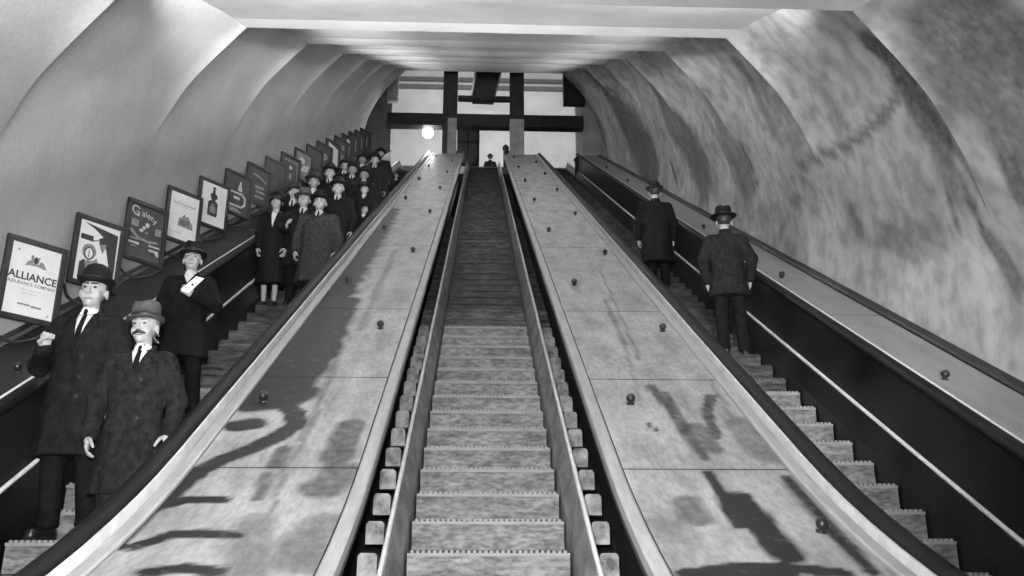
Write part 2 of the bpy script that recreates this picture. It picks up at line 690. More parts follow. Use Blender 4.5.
def deck_panel_mesh(xa, xb, sa, sb):
    mb = MB()
    nx = max(4, int((xb - xa) / .03)) if sa < 14 else 8
    dens = .03 if sa < 8 else (.06 if sa < 14 else .4)
    ss = [sa + (sb - sa) * i / max(2, int((sb - sa) / dens)) for i in range(max(2, int((sb - sa) / dens)) + 1)]
    for s in ss:
        for i in range(nx + 1):
            mb.v.append(inc(xa + (xb - xa) * i / nx, s, DECK))
    for r in range(len(ss) - 1):
        for i in range(nx):
            a = r * (nx + 1) + i
            mb.f.append((a, a + 1, a + nx + 2, a + nx + 1))
            mb.m.append(0)
    # edges and underside
    ring = [i for i in range(nx + 1)] + [r * (nx + 1) + nx for r in range(1, len(ss))]
    ring += [(len(ss) - 1) * (nx + 1) + i for i in range(nx - 1, -1, -1)] + [r * (nx + 1) for r in range(len(ss) - 2, 0, -1)]
    b = len(mb.v)
    dn = Vector((0, S30, -C30)) * .025
    for i in ring:
        mb.v.append(mb.v[i] + dn)
    for j in range(len(ring)):
        k = (j + 1) % len(ring)
        mb.f.append((ring[j], b + j, b + k, ring[k]))
        mb.m.append(1)
    return mb


def knob(root, X, s):
    p = inc(X, s, DECK)
    nrm = Vector((0, -S30, C30))
    M = Matrix.Translation(p) @ nrm.to_track_quat('Z', 'Y').to_matrix().to_4x4()
    mb = MB()
    prof = [(.028, -.004), (.028, .006), (.015, .010), (.014, .016)]
    prof += [(.032 * math.sin(a), .043 - .032 * math.cos(a)) for a in [.42, .8, 1.2, 1.57, 1.95, 2.35, 2.75, 3.05]]
    mb.lathe(prof, M, 14)
    mb.build('knob', KNOB, root, smooth=True)


def deck(label, xa, xb, wm, strokes, knobs, strips=(1, 1), seams=SEAMS, sm=DECKS):
    root = empty('balustrade_deck', ((xa + xb) / 2, 2.0, 0))
    tag(root, label, 'deck', 'decks between the escalators')
    mb = MB()
    mb.sweep([(xa + .004, DECK + .02), (xb - .004, DECK + .02), (xb - .004, DECK + .09), (xa + .004, DECK + .09)], srange(.6, TOP, 4))
    mb.build('deck_base', DARKW, root)
    for on, (a, b) in zip(strips, ((xa, xa + .075), (xb - .075, xb))):
        if on:
            mb = MB()
            mb.sweep([(a, DECK + .05), (a, DECK - .004), (a + .012, DECK - .012), (b - .012, DECK - .012), (b, DECK - .004), (b, DECK + .05)], srange(.6, TOP, 4))
            mb.build('edge_strip', sm, root)
    pa, pb = xa + (.084 if strips[0] else .01), xb - (.084 if strips[1] else .01)
    for a, b in zip(seams, seams[1:]):
        mb = deck_panel_mesh(pa, pb, a + .006, b - .006)
        o = mb.build('deck_panel', [wm, STEPD], root)
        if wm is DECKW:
            add_stain_and_tone(o.data, root.location, strokes if a < 14 else [], True)
    for X, s in knobs:
        knob(root, X, s)
    return root


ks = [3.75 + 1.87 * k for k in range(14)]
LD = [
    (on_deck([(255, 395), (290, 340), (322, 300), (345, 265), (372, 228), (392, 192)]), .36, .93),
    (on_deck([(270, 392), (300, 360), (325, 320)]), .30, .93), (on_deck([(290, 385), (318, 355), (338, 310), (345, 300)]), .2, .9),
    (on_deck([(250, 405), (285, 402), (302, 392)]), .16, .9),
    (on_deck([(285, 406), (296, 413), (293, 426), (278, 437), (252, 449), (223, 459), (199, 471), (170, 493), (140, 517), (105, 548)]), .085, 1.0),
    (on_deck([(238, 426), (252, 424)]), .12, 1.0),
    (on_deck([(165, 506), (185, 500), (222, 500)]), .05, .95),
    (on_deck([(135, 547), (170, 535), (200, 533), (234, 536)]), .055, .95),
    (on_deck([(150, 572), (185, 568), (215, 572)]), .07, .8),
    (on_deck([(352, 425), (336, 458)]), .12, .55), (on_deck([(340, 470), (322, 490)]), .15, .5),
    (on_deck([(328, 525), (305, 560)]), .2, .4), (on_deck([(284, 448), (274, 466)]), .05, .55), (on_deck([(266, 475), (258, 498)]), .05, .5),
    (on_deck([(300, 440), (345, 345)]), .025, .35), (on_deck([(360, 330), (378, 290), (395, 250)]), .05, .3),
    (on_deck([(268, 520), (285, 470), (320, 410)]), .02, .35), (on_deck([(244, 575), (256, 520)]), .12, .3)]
RD = [
    (on_deck([(651, 386), (675, 415), (704, 458)]), .05, .6), (on_deck([(664, 392), (690, 430)]), .03, .55),
    (on_deck([(711, 396), (707, 412), (716, 437)]), .05, .6), (on_deck([(695, 425), (715, 450)]), .07, .45),
    (on_deck([(709, 474), (725, 501), (740, 527)]), .045, .95), (on_deck([(738, 497), (761, 525), (788, 556)]), .10, .95),
    (on_deck([(687, 501), (698, 520)]), .10, .45), (on_deck([(690, 573), (740, 567), (800, 569), (840, 573)]), .07, 1.0),
    (on_deck([(700, 577), (780, 577)]), .12, .95),
    (on_deck([(745, 425), (770, 455)]), .16, .35), (on_deck([(787, 478), (828, 525), (872, 572)]), .05, .7),
    (on_deck([(648, 424), (656, 430)]), .02, .7), (on_deck([(605, 300), (625, 345)]), .03, .4),
    (on_deck([(600, 270), (640, 360)]), .02, .35), (on_deck([(665, 525), (680, 575)]), .12, .25),
    (on_deck([(640, 400), (620, 330)]), .02, .25), (on_deck([(745, 440), (710, 380)]), .02, .3)]
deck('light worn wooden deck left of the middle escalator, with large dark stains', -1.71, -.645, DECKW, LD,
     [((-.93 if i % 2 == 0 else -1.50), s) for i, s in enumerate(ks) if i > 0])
deck('light worn wooden deck between the middle and right escalators', .665, 1.765, DECKW, RD,
     [((1.56 if i % 2 == 0 else .965), s) for i, s in enumerate(ks)])
FSEAMS = [.7, 4.56, 8.15, 11.75, 15.5, 19.2, 22.9, 26.4, TOP]
deck('grey wooden deck along the stained tunnel wall, beyond the right escalator', 3.27, 3.83, DECKF, [], [(3.44, 6.2 + 3.7 * k) for k in range(6)], (0, 0), FSEAMS)
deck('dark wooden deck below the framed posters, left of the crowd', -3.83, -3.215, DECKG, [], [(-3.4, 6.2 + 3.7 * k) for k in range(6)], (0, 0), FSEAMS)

# ------------------------------------------------------------------ upper landing and hall
LZ = 15.72


def slab(name, x0, x1, y0, y1, z0, z1, m, kind='structure', bevel=0):
    mb = MB()
    mb.box(x0, x1, y0, y1, z0, z1)
    return tag(mb.build(name, m, bevel=bevel), kind=kind)


slab('floor_upper', -5, 5, 29.95, 36.2, LZ - .3, LZ, mat('upper_landing_floor', .2, .6, .2, 3))
slab('wall_back', -6, 6, 35.9, 36.2, LZ, 26, HALL)
slab('wall_hall_left', -6.2, -6, 25.6, 36.2, 14, 26, HALL)
slab('wall_hall_right', 6, 6.2, 25.6, 36.2, 14, 26, HALL)
slab('ceiling_hall', -6.2, 6.2, 25.6, 36.2, 26, 26.2, HALL)

for X in (-1.14, 1.13):
    root = empty('portal_column', (X, 26.85, 14.66))
    tag(root, 'dark square column on a pale base, standing at the top end of the %s deck' % ('stained left' if X < 0 else 'clean right'), 'column', 'columns at the upper landing')
    mb = MB()
    mb.box(X - .24, X + .24, 26.63, 27.1, 15.95, 20.5)
    mb.build('shaft', IRON, root, bevel=.015)
    mb = MB()
    if X < 0:
        mb.box(X - .06, X + .23, 26.66, 27.06, 14.62, 15.95)
    else:
        mb.box(X - .24, X + .24, 26.66, 27.06, 14.62, 15.95)
    mb.build('base', COLBASE, root, bevel=.01)
    if X < 0:
        mb = MB()
        mb.box(X - .24, X - .065, 26.66, 27.06, 14.62, 15.95)
        mb.build('base_unlit_side', IRON, root)  # unlit left side of the base, put in as a dark strip
slab('beam_portal', -3.3, 3.45, 27.15, 27.5, 15.93, 16.38, IRON)
slab('beam_upper', -.88, .88, 26.75, 26.95, 16.72, 16.86, IRON)
# sloping hanging beam under the hall ceiling
mb = MB()
mb.hexa([(-.42, 28.5, 17.8), (.36, 28.5, 17.78), (.36, 29.0, 17.78), (-.42, 29.0, 17.8), (-.20, 28.5, 19.2), (.68, 28.5, 19.2), (.68, 29.0, 19.2), (-.20, 29.0, 19.2)])
tag(mb.build('beam_sloping', IRON), kind='structure')
mb = MB()
mb.hexa([(-.50, 28.45, 17.8), (-.43, 28.45, 17.8), (-.43, 28.6, 17.8), (-.50, 28.6, 17.8), (-.28, 28.45, 19.2), (-.21, 28.45, 19.2), (-.21, 28.6, 19.2), (-.28, 28.6, 19.2)])
tag(mb.build('trim_sloping', SOFFIT), kind='structure')
# mouldings on the back wall
for i, (z0, z1) in enumerate(((22.35, 22.52), (22.74, 22.90))):
    slab('trim_%d' % (i + 1), -6, 6, 35.72, 35.9, z0, z1, mat('moulding_grey', .16, .7, .1, 5))
# dark kiosk and post on the landing
root = empty('ticket_booth', (-.55, 30.4, LZ))
tag(root, 'dark tall booth standing at the head of the middle escalator', 'booth')
mb = MB()
mb.box(-.98, -.14, 30.1, 30.9, LZ, LZ + 2.05)
mb.build('body', DARKW, root, bevel=.02)
mb = MB()
mb.box(-1.04, -.08, 30.04, 30.96, LZ + 2.05, LZ + 2.16)
mb.build('cornice', DARKW, root, bevel=.02)
mb = MB()
for a in (-.92, -.54):
    mb.box(a, a + .34, 30.08, 30.1, LZ + .2, LZ + 1.0)
    mb.box(a, a + .34, 30.08, 30.1, LZ + 1.15, LZ + 1.9)
mb.build('panelling', IRON, root, bevel=.008)
root = empty('barrier_post', (.86, 30.3, LZ))
tag(root, 'dark short barrier post at the head of the middle escalator, beside the bright wall', 'post')
mb = MB()
mb.lathe([(.13, 0), (.13, .06), (.09, .1), (.09, .85), (.12, .9), (.12, .98), (.05, 1.08)], Matrix.Translation((.86, 30.3, LZ)), 16)
mb.build('shaft', IRON, root, smooth=True)
mb = MB()
mb.box(.90, 1.4, 30.26, 30.34, LZ + .74, LZ + .84)
mb.build('arm', IRON, root, bevel=.01)
# pilasters beside the portal
for i, X in enumerate((-3.62, 3.30)):
    slab('column_%d' % (i + 1), X, X + .34, 28.0, 28.4, 13.4, 22, mat('pilaster_plaster', .42, .8, .12, 2), bevel=.02)
slab('wall_portal_left', -4.6, -3.2, 27.52, 27.7, 12.5, 17.9, mat('portal_plaster_dark', .12, .8, .2, 2))
slab('wall_portal_right', 3.45, 4.6, 27.52, 27.7, 12.5, 17.9, mat('portal_plaster', .30, .8, .2, 2))
slab('beam_haunch_right', 2.75, 3.5, 26.9, 27.2, 16.75, 17.9, IRON)
slab('beam_haunch_left', -3.3, -2.95, 26.9, 27.2, 16.75, 17.9, mat('portal_plaster', .30, .8, .2, 2))
# end posts of the right escalator's outer deck
root = empty('newel_post', (3.25, 25.9, 14.2))
tag(root, 'dark newel post closing the top end of the right escalator balustrade', 'post')
mb = MB()
M = Matrix.Translation((3.20, 26.55, 13.6))
mb.lathe([(.16, 0), (.16, .75), (.19, .78), (.19, .84), (.14, .9), (.08, .97)], M, 18)
mb.build('shaft', DARKW, root, smooth=True)
mb = MB()
mb.box(3.16, 3.72, 26.45, 26.65, 13.6, 14.3)
mb.build('side_board', DARKW, root, bevel=.015)


def add_light(kind, name, loc, energy, size=.1, target=None, parent=None, spot=None):
    d = bpy.data.lights.new(name, kind)
    d.energy = energy
    if kind == 'AREA':
        d.shape = 'DISK'
        d.size = size
    else:
        d.shadow_soft_size = size
    if kind == 'SPOT':
        d.spot_size, d.spot_blend = spot
    o = bpy.data.objects.new(name, d)
    COL.objects.link(o)
    o.location = loc
    if parent:
        o.parent = parent
        o.location = Vector(loc) - parent.location
    if target is not None:
        o.rotation_euler = (Vector(target) - Vector(loc)).to_track_quat('-Z', 'Y').to_euler()
    return o


# lamps hidden behind the stepped ribs of the vault
BULB = emit('lamp_bulb', 4.0)
GLOBE = emit('lamp_globe', 14.0)
LAMP_E = 560
LAMP_K = [0, .5, .8, 1.3, 2.8, 3.2, 3.2, 2.8, 2.0, 1.3, .8]
LAMP_R = [0, .08, .4, .8, .6, .6, .6, .6, .6, .6, .6]
for k in range(1, len(LIPS) - 1):
    for sx, en in ((-1, 1.1), (-.36, .36), (.36, .36), (1, 1.1)):
        p = straight(sx * 1.95, LIPS[k] + .26, -.70)
        q = straight(sx * 1.95, LIPS[k] + .03, -.69)
        root = empty('vault_lamp', q)
        tag(root, 'bare bulb lamp behind a vault rib', 'lamp', 'lamps hidden behind the vault ribs')
        ax = (p - q).normalized()
        M = Matrix.Translation(q) @ ax.to_track_quat('Z', 'Y').to_matrix().to_4x4()
        mb = MB()
        mb.lathe([(.035, -.02), (.035, .03), (.022, .05), (.02, .09)], M, 12)
        mb.build('holder', IRON, root, smooth=True)
        mb = MB()
        mb.lathe([(.016, .09), (.03, .12), (.04, .155), (.035, .185), (.018, .2)], M, 12)
        mb.build('bulb', BULB, root, smooth=True)
        e = LAMP_E * en * (LAMP_K[k] if k > 1 or sx > 0 else .2) * (LAMP_R[k] if sx > 0 else 1)
        wide = k < 4
        add_light('SPOT', 'lamp_light', q + ax * .29, e, .06, straight(sx * (1.6 if wide else 1.7), LIPS[k] + 3.0, -1.75 if wide else -1.95), root, (math.radians(100 if wide else 62), .6 if wide else .5))
# globe lamp under the left end of the portal
GX, GY, GZ = -1.92, 27.6, 15.86
root = empty('globe_lamp', (GX, GY, GZ))
tag(root, 'glowing globe lamp hanging under the portal beam, above the left escalator head', 'lamp')
mb = MB()
mb.lathe([(.19 * math.sin(a) + .001, GZ - .19 * math.cos(a)) for a in [PI * i / 12 for i in range(13)]], Matrix.Translation((GX, GY, 0)), 18)
mb.build('globe', GLOBE, root, smooth=True)
mb = MB()
mb.lathe([(.05, GZ + .17), (.05, GZ + .2), (.02, GZ + .22), (.02, GZ + .3)], Matrix.Translation((GX, GY, 0)), 10)
mb.build('stem', IRON, root)
add_light('POINT', 'globe_light', (GX, GY + .6, GZ), 160, .12)
for hx, hz, hp in ((1.4, 17.6, 260), (-2.6, 19.6, 330), (2.6, 20.6, 330), (-.2, 21.0, 200)):
    add_light('SPOT', 'hall_light', (hx, 30.6, hz), hp, .3, (hx * 1.1, 36, hz + .6), None, (math.radians(140), .5))
# the photographer's flash and two added fill spots that brighten the side walls
FL = add_light('SPOT', 'flash_light', (-.15, .05, 1.86), 2050, .12, (-.6, 6, 2.3), None, (math.radians(86), .9))
LL = add_light('SPOT', 'wall_fill_light', (1.2, .5, 1.9), 2600, .3, (3.8, 8.7, 4.9), None, (math.radians(38), 1.0))
LM = add_light('SPOT', 'wall_fill_light', (-1.0, .5, 1.9), 800, .3, (-3.8, 8.0, 5.6), None, (math.radians(60), .9))

W = bpy.data.worlds.new('world')
SC.world = W
W.use_nodes = True
W.node_tree.nodes['Background'].inputs['Color'].default_value = (.5, .5, .5, 1)
W.node_tree.nodes['Background'].inputs['Strength'].default_value = .015

# ------------------------------------------------------------------ posters
PHI = math.radians(35)
PU = Vector((math.sin(PHI), math.cos(PHI), 0))
PN = Vector((math.cos(PHI), -math.sin(PHI), 0))
PZ = Vector((0, 0, 1))
PW, PH = .505, .685


def text_mesh(body, size, bold=0.0, space=1.0):
    c = bpy.data.curves.new('letters', 'FONT')
    c.body = body
    c.size = size
    c.align_x = 'CENTER'
    c.extrude = .001
    c.offset = bold
    c.space_character = space
    o = bpy.data.objects.new('letters', c)
    COL.objects.link(o)
    dg = bpy.context.evaluated_depsgraph_get()
    me = bpy.data.meshes.new_from_object(o.evaluated_get(dg))
    bpy.data.objects.remove(o)
    vs = [tuple(v.co) for v in me.vertices]
    fs = [tuple(p.vertices) for p in me.polygons]
    bpy.data.meshes.remove(me)
    return vs, fs


def poster(k, label, sheet, prints, D0=6.98, group='framed posters along the left wall'):
    s = (D0 + 1.20 * k - .388) / .976
    base = straight(-3.85, s, 1.775)
    root = empty('poster', base)
    tag(root, label, 'poster', group)

    def W(u, v, n):
        return base + PU * u + PZ * v + PN * n
    fw = .048
    mb = MB()
    for u0, u1, v0, v1 in ((0, PW, 0, fw), (0, PW, PH - fw, PH), (0, fw, fw, PH - fw), (PW - fw, PW, fw, PH - fw)):
        mb.hexa([W(u0, v0, 0), W(u1, v0, 0), W(u1, v0, .04), W(u0, v0, .04), W(u0, v1, 0), W(u1, v1, 0), W(u1, v1, .04), W(u0, v1, .04)])
    mb.build('frame', FRAME, root, bevel=.006)
    mb = MB()
    mb.hexa([W(fw - .005, fw - .005, .008), W(PW - fw + .005, fw - .005, .008), W(PW - fw + .005, fw - .005, .022), W(fw - .005, fw - .005, .022),
             W(fw - .005, PH - fw + .005, .008), W(PW - fw + .005, PH - fw + .005, .008), W(PW - fw + .005, PH - fw + .005, .022), W(fw - .005, PH - fw + .005, .022)])
    sh = mb.build('sheet', sheet, root)
    iw, ih = PW - 2 * fw, PH - 2 * fw
    lay = {}
    for j, pr in enumerate(prints):
        kind, m = pr[0], pr[-1]
        nm = 'lettering' if kind in ('text', 'arc') else 'illustration'
        mb = lay.setdefault((nm, m.name), (MB(), m))[0]
        dn = .0225 + .0007 * (j + 1)
        if kind == 'poly':
            P = [(fw + a * iw, fw + b * ih) for a, b in pr[1]]
            b0 = len(mb.v)
            for q in (dn, .021):
                for a, b in P:
                    mb.v.append(W(a, b, q))
            n = len(P)
            mb.f.append(tuple(range(b0, b0 + n)))
            mb.m.append(0)
            for i in range(n):
                mb.f.append((b0 + i, b0 + (i + 1) % n, b0 + n + (i + 1) % n, b0 + n + i))
                mb.m.append(0)
        elif kind == 'ell':
            a, b, ra, rb = pr[1]
            P = [(fw + (a + ra * math.cos(t)) * iw, fw + (b + rb * math.sin(t)) * ih) for t in [2 * PI * i / 20 for i in range(20)]]
            b0 = len(mb.v)
            for q in (dn, .021):
                for x, y in P:
                    mb.v.append(W(x, y, q))
            mb.f.append(tuple(range(b0, b0 + 20)))
            mb.m.append(0)
            for i in range(20):
                mb.f.append((b0 + i, b0 + (i + 1) % 20, b0 + 20 + (i + 1) % 20, b0 + 20 + i))
                mb.m.append(0)
        else:
            body, a, b, size = pr[1:5]
            bold = pr[5] if len(pr) > 6 else 0
            vs, fs = text_mesh(body, size, bold)
            b0 = len(mb.v)
            for x, y, z in vs:
                if kind == 'arc':
                    y = y - 2.2 * x * x - .28 * x
                mb.v.append(W(fw + a * iw + x, fw + b * ih + y, .0235 + z))
            for f_ in fs:
                mb.f.append(tuple(i + b0 for i in f_))
                mb.m.append(0)
    for (nm, _), (mb, m) in lay.items():
        mb.build(nm, m, sh)
    # bracket below the frame
    mb = MB()
    r = W(PW, 0, .015)
    pts = [base + Vector((.02, -.05, -.03)), base + Vector((.03, .03, -.13)), base + Vector((.12, .16, -.17)), base + Vector((.22, .3, -.10)), r + Vector((0, 0, -.005))]
    P = catmull([tuple(p) for p in pts], 5)
    mb.tube(P, .014, 8)
    mb.build('bracket', FRAME, root, smooth=True)
    return root


def rect(a0, a1, b0, b1):
    return [(a0, b0), (a1, b0), (a1, b1), (a0, b1)]


poster(0, 'white framed poster reading ALLIANCE in dark capitals below a small crest', SHEET, [
    ('text', 'ALLIANCE', .5, .50, .088, .0018, INK), ('text', 'ASSURANCE COMPANY', .5, .425, .037, .0006, INKG),
    ('poly', [(.30, .70), (.44, .72), (.40, .79), (.34, .76)], INKG), ('poly', [(.56, .72), (.74, .70), (.66, .79), (.60, .80)], INKG),
    ('poly', rect(.42, .60, .72, .75), INKG), ('poly', [(.42, .75), (.48, .76), (.45, .87), (.40, .86)], INKG),
    ('poly', [(.50, .75), (.56, .76), (.58, .86), (.52, .84)], INKG), ('ell', (.50, .80, .03, .05), INK),
    ('poly', rect(.30, .70, .355, .362), INKL), ('poly', rect(.33, .66, .31, .317), INKL),
    ('poly', rect(.28, .52, .145, .165), INKG), ('poly', rect(.55, .75, .135, .155), INKG),
    ('ell', (.14, .90, .018, .012), INKG), ('ell', (.9, .06, .015, .01), INKG)])
poster(1, 'framed picture poster with dark slanting shapes and a drawn head, behind the bowler hat', SHEET, [
    ('poly', [(.10, .97), (.96, .90), (.96, .40), (.80, .38), (.70, .62), (.52, .66), (.50, .76), (.60, .80), (.36, .90)], INK),
    ('poly', rect(.06, .36, .68, .77), INK), ('poly', [(.36, .71), (.5, .74), (.5, .72), (.36, .68)], INKG),
    ('poly', [(.52, .66), (.62, .52), (.66, .58), (.7, .7)], INKG),
    ('ell', (.30, .50, .17, .13), INKG), ('ell', (.30, .47, .12, .11), INK), ('ell', (.30, .47, .09, .085), SHEET),
    ('poly', rect(.28, .31, .40, .53), INKG), ('poly', [(.80, .40), (.96, .45), (.96, .05), (.88, .05)], INK),
    ('poly', [(.40, .36), (.5, .42), (.62, .2), (.5, .05), (.1, .05), (.2, .34)], INKG), ('poly', [(.1, .3), (.2, .36), (.3, .05), (.1, .05)], INK)])
poster(2, 'black framed poster with pale arched script and small pale figures', SHEETD, [
    ('arc', 'G', .14, .80, .15, .001, INKL), ('arc', 'aiety', .55, .79, .10, .0, INKL),
    ('poly', rect(.06, .26, .58, .71), INKG), ('poly', rect(.78, .95, .52, .65), INKG),
    ('ell', (.52, .66, .06, .045), INKL), ('ell', (.43, .59, .05, .035), INKL), ('ell', (.36, .53, .06, .03), INKL), ('ell', (.52, .51, .05, .025), INKG),
    ('poly', [(.05, .52), (.12, .50), (.30, .40), (.60, .37), (.85, .40), (.90, .36), (.6, .32), (.28, .355), (.05, .47)], INKG),
    ('poly', rect(.06, .34, .33, .36), INKG), ('poly', rect(.03, .34, .245, .285), INKL), ('poly', rect(.62, .95, .27, .30), INKL), ('poly', rect(.64, .92, .18, .22), INKL),
    ('poly', rect(.12, .28, .19, .215), INKG), ('poly', [(.8, .2), (.92, .2), (.95, .12), (.88, .12)], INKL)])
poster(3, 'white framed poster with two small text lines above a grey building drawing', SHEET, [
    ('poly', rect(.12, .62, .82, .835), INKL), ('poly', rect(.12, .92, .765, .785), INKG), ('poly', rect(.2, .75, .72, .733), INKL),
    ('poly', [(.34, .30), (.86, .28), (.84, .40), (.74, .47), (.68, .56), (.60, .52), (.54, .58), (.46, .50), (.36, .46)], INKG),
    ('poly', [(.40, .33), (.62, .32), (.60, .45), (.44, .44)], mat('poster_ink_mid', .09, .6, .3, 30)), ('poly', rect(.66, .7, .34, .46), INK), ('poly', rect(.46, .48, .35, .45), INK),
    ('poly', rect(.08, .5, .14, .152), INKL)])
poster(4, 'white framed poster showing a single black bottle', SHEET, [
    ('poly', [(.30, .22), (.66, .22), (.68, .27), (.68, .54), (.63, .58), (.56, .60), (.58, .64), (.66, .68), (.62, .75), (.55, .78), (.54, .86), (.44, .86), (.43, .78), (.34, .74), (.38, .66), (.42, .60), (.32, .57), (.29, .52), (.29, .27)], INK),
    ('ell', (.49, .90, .07, .035), INK), ('poly', rect(.38, .60, .30, .46), INKG), ('ell', (.49, .50, .08, .03), INKG)])
poster(5, 'dark framed poster with a pale oval tray and a small pale bottle', SHEETD, [
    ('poly', [(.15, .56), (.70, .56), (.88, .46), (.88, .26), (.72, .16), (.15, .16), (.15, .21), (.68, .21), (.80, .29), (.80, .44), (.66, .51), (.15, .51)], INKL),
    ('poly', [(.50, .60), (.68, .60), (.66, .74), (.63, .78), (.63, .86), (.55, .86), (.55, .78), (.51, .74)], INKL), ('poly', rect(.33, .60, .36, .43), INKL),
    ('poly', [(.15, .02), (.75, .02), (.5, .12), (.2, .12)], INKG)])
poster(6, 'dark framed poster with four slanting pale lines, next beyond the oval tray poster', SHEETD, [
    ('poly', [(.2, .78), (.5, .74), (.9, .62), (.9, .67), (.5, .80), (.2, .84)], INKG), ('poly', rect(.35, .8, .42, .5), INKG), ('poly', rect(.4, .85, .29, .36), INKG), ('poly', rect(.35, .8, .14, .2), INKG)])
poster(7, 'plain dark framed poster seen above the cap of the man looking aside', SHEETD, [
    ('poly', rect(.2, .8, .62, .66), mat('poster_ink_dim', .05, .6, .2, 20)), ('poly', rect(.2, .8, .3, .33), mat('poster_ink_dim', .05, .6, .2, 20))])
poster(8, 'dark framed poster with a thin grey border line and two pale marks', SHEETD, [
    ('poly', rect(.08, .92, .86, .90), INKG), ('poly', rect(.88, .92, .1, .86), INKG), ('ell', (.5, .66, .09, .07), INKL), ('poly', rect(.44, .58, .25, .45), INKG)])
poster(9, 'grey framed poster with a blurred pale pattern, beyond the grey bordered poster', SHEETG, [
    ('ell', (.4, .7, .2, .12), INKL), ('poly', [(.3, .3), (.8, .35), (.9, .6), (.5, .55)], INKL), ('poly', rect(.5, .9, .2, .3), INKG)])
poster(10, 'black framed poster, next one up the slope from the blurred pale pattern', SHEETD, [('poly', rect(.2, .8, .7, .73), mat('poster_ink_dim', .05, .6, .2, 20))])
poster(11, 'dark framed poster with one grey blot, just below the bright angular poster', SHEETD, [('ell', (.55, .55, .2, .15), INKG)])
poster(12, 'dark framed poster with a bright white angular band', SHEETD, [
    ('poly', [(.1, .95), (.1, .78), (.5, .66), (.5, .12), (.9, .04), (.9, .78), (.6, .86)], SHEET)])
poster(13, 'dark framed poster with two grey panels, next beyond the bright angular band', SHEETD, [('poly', rect(.3, .8, .55, .8), INKG), ('poly', rect(.3, .8, .1, .35), INKG)])
poster(14, 'dark framed poster with a pale round spot near its top', SHEETD, [('ell', (.5, .82, .16, .10), SHEET), ('poly', rect(.35, .65, .15, .6), INKG)])
for k in range(15, 18):
    poster(k, 'small dark framed poster among the last ones at the top of the slope', SHEETD, [('poly', rect(.3, .7, .2, .8), INKG)])

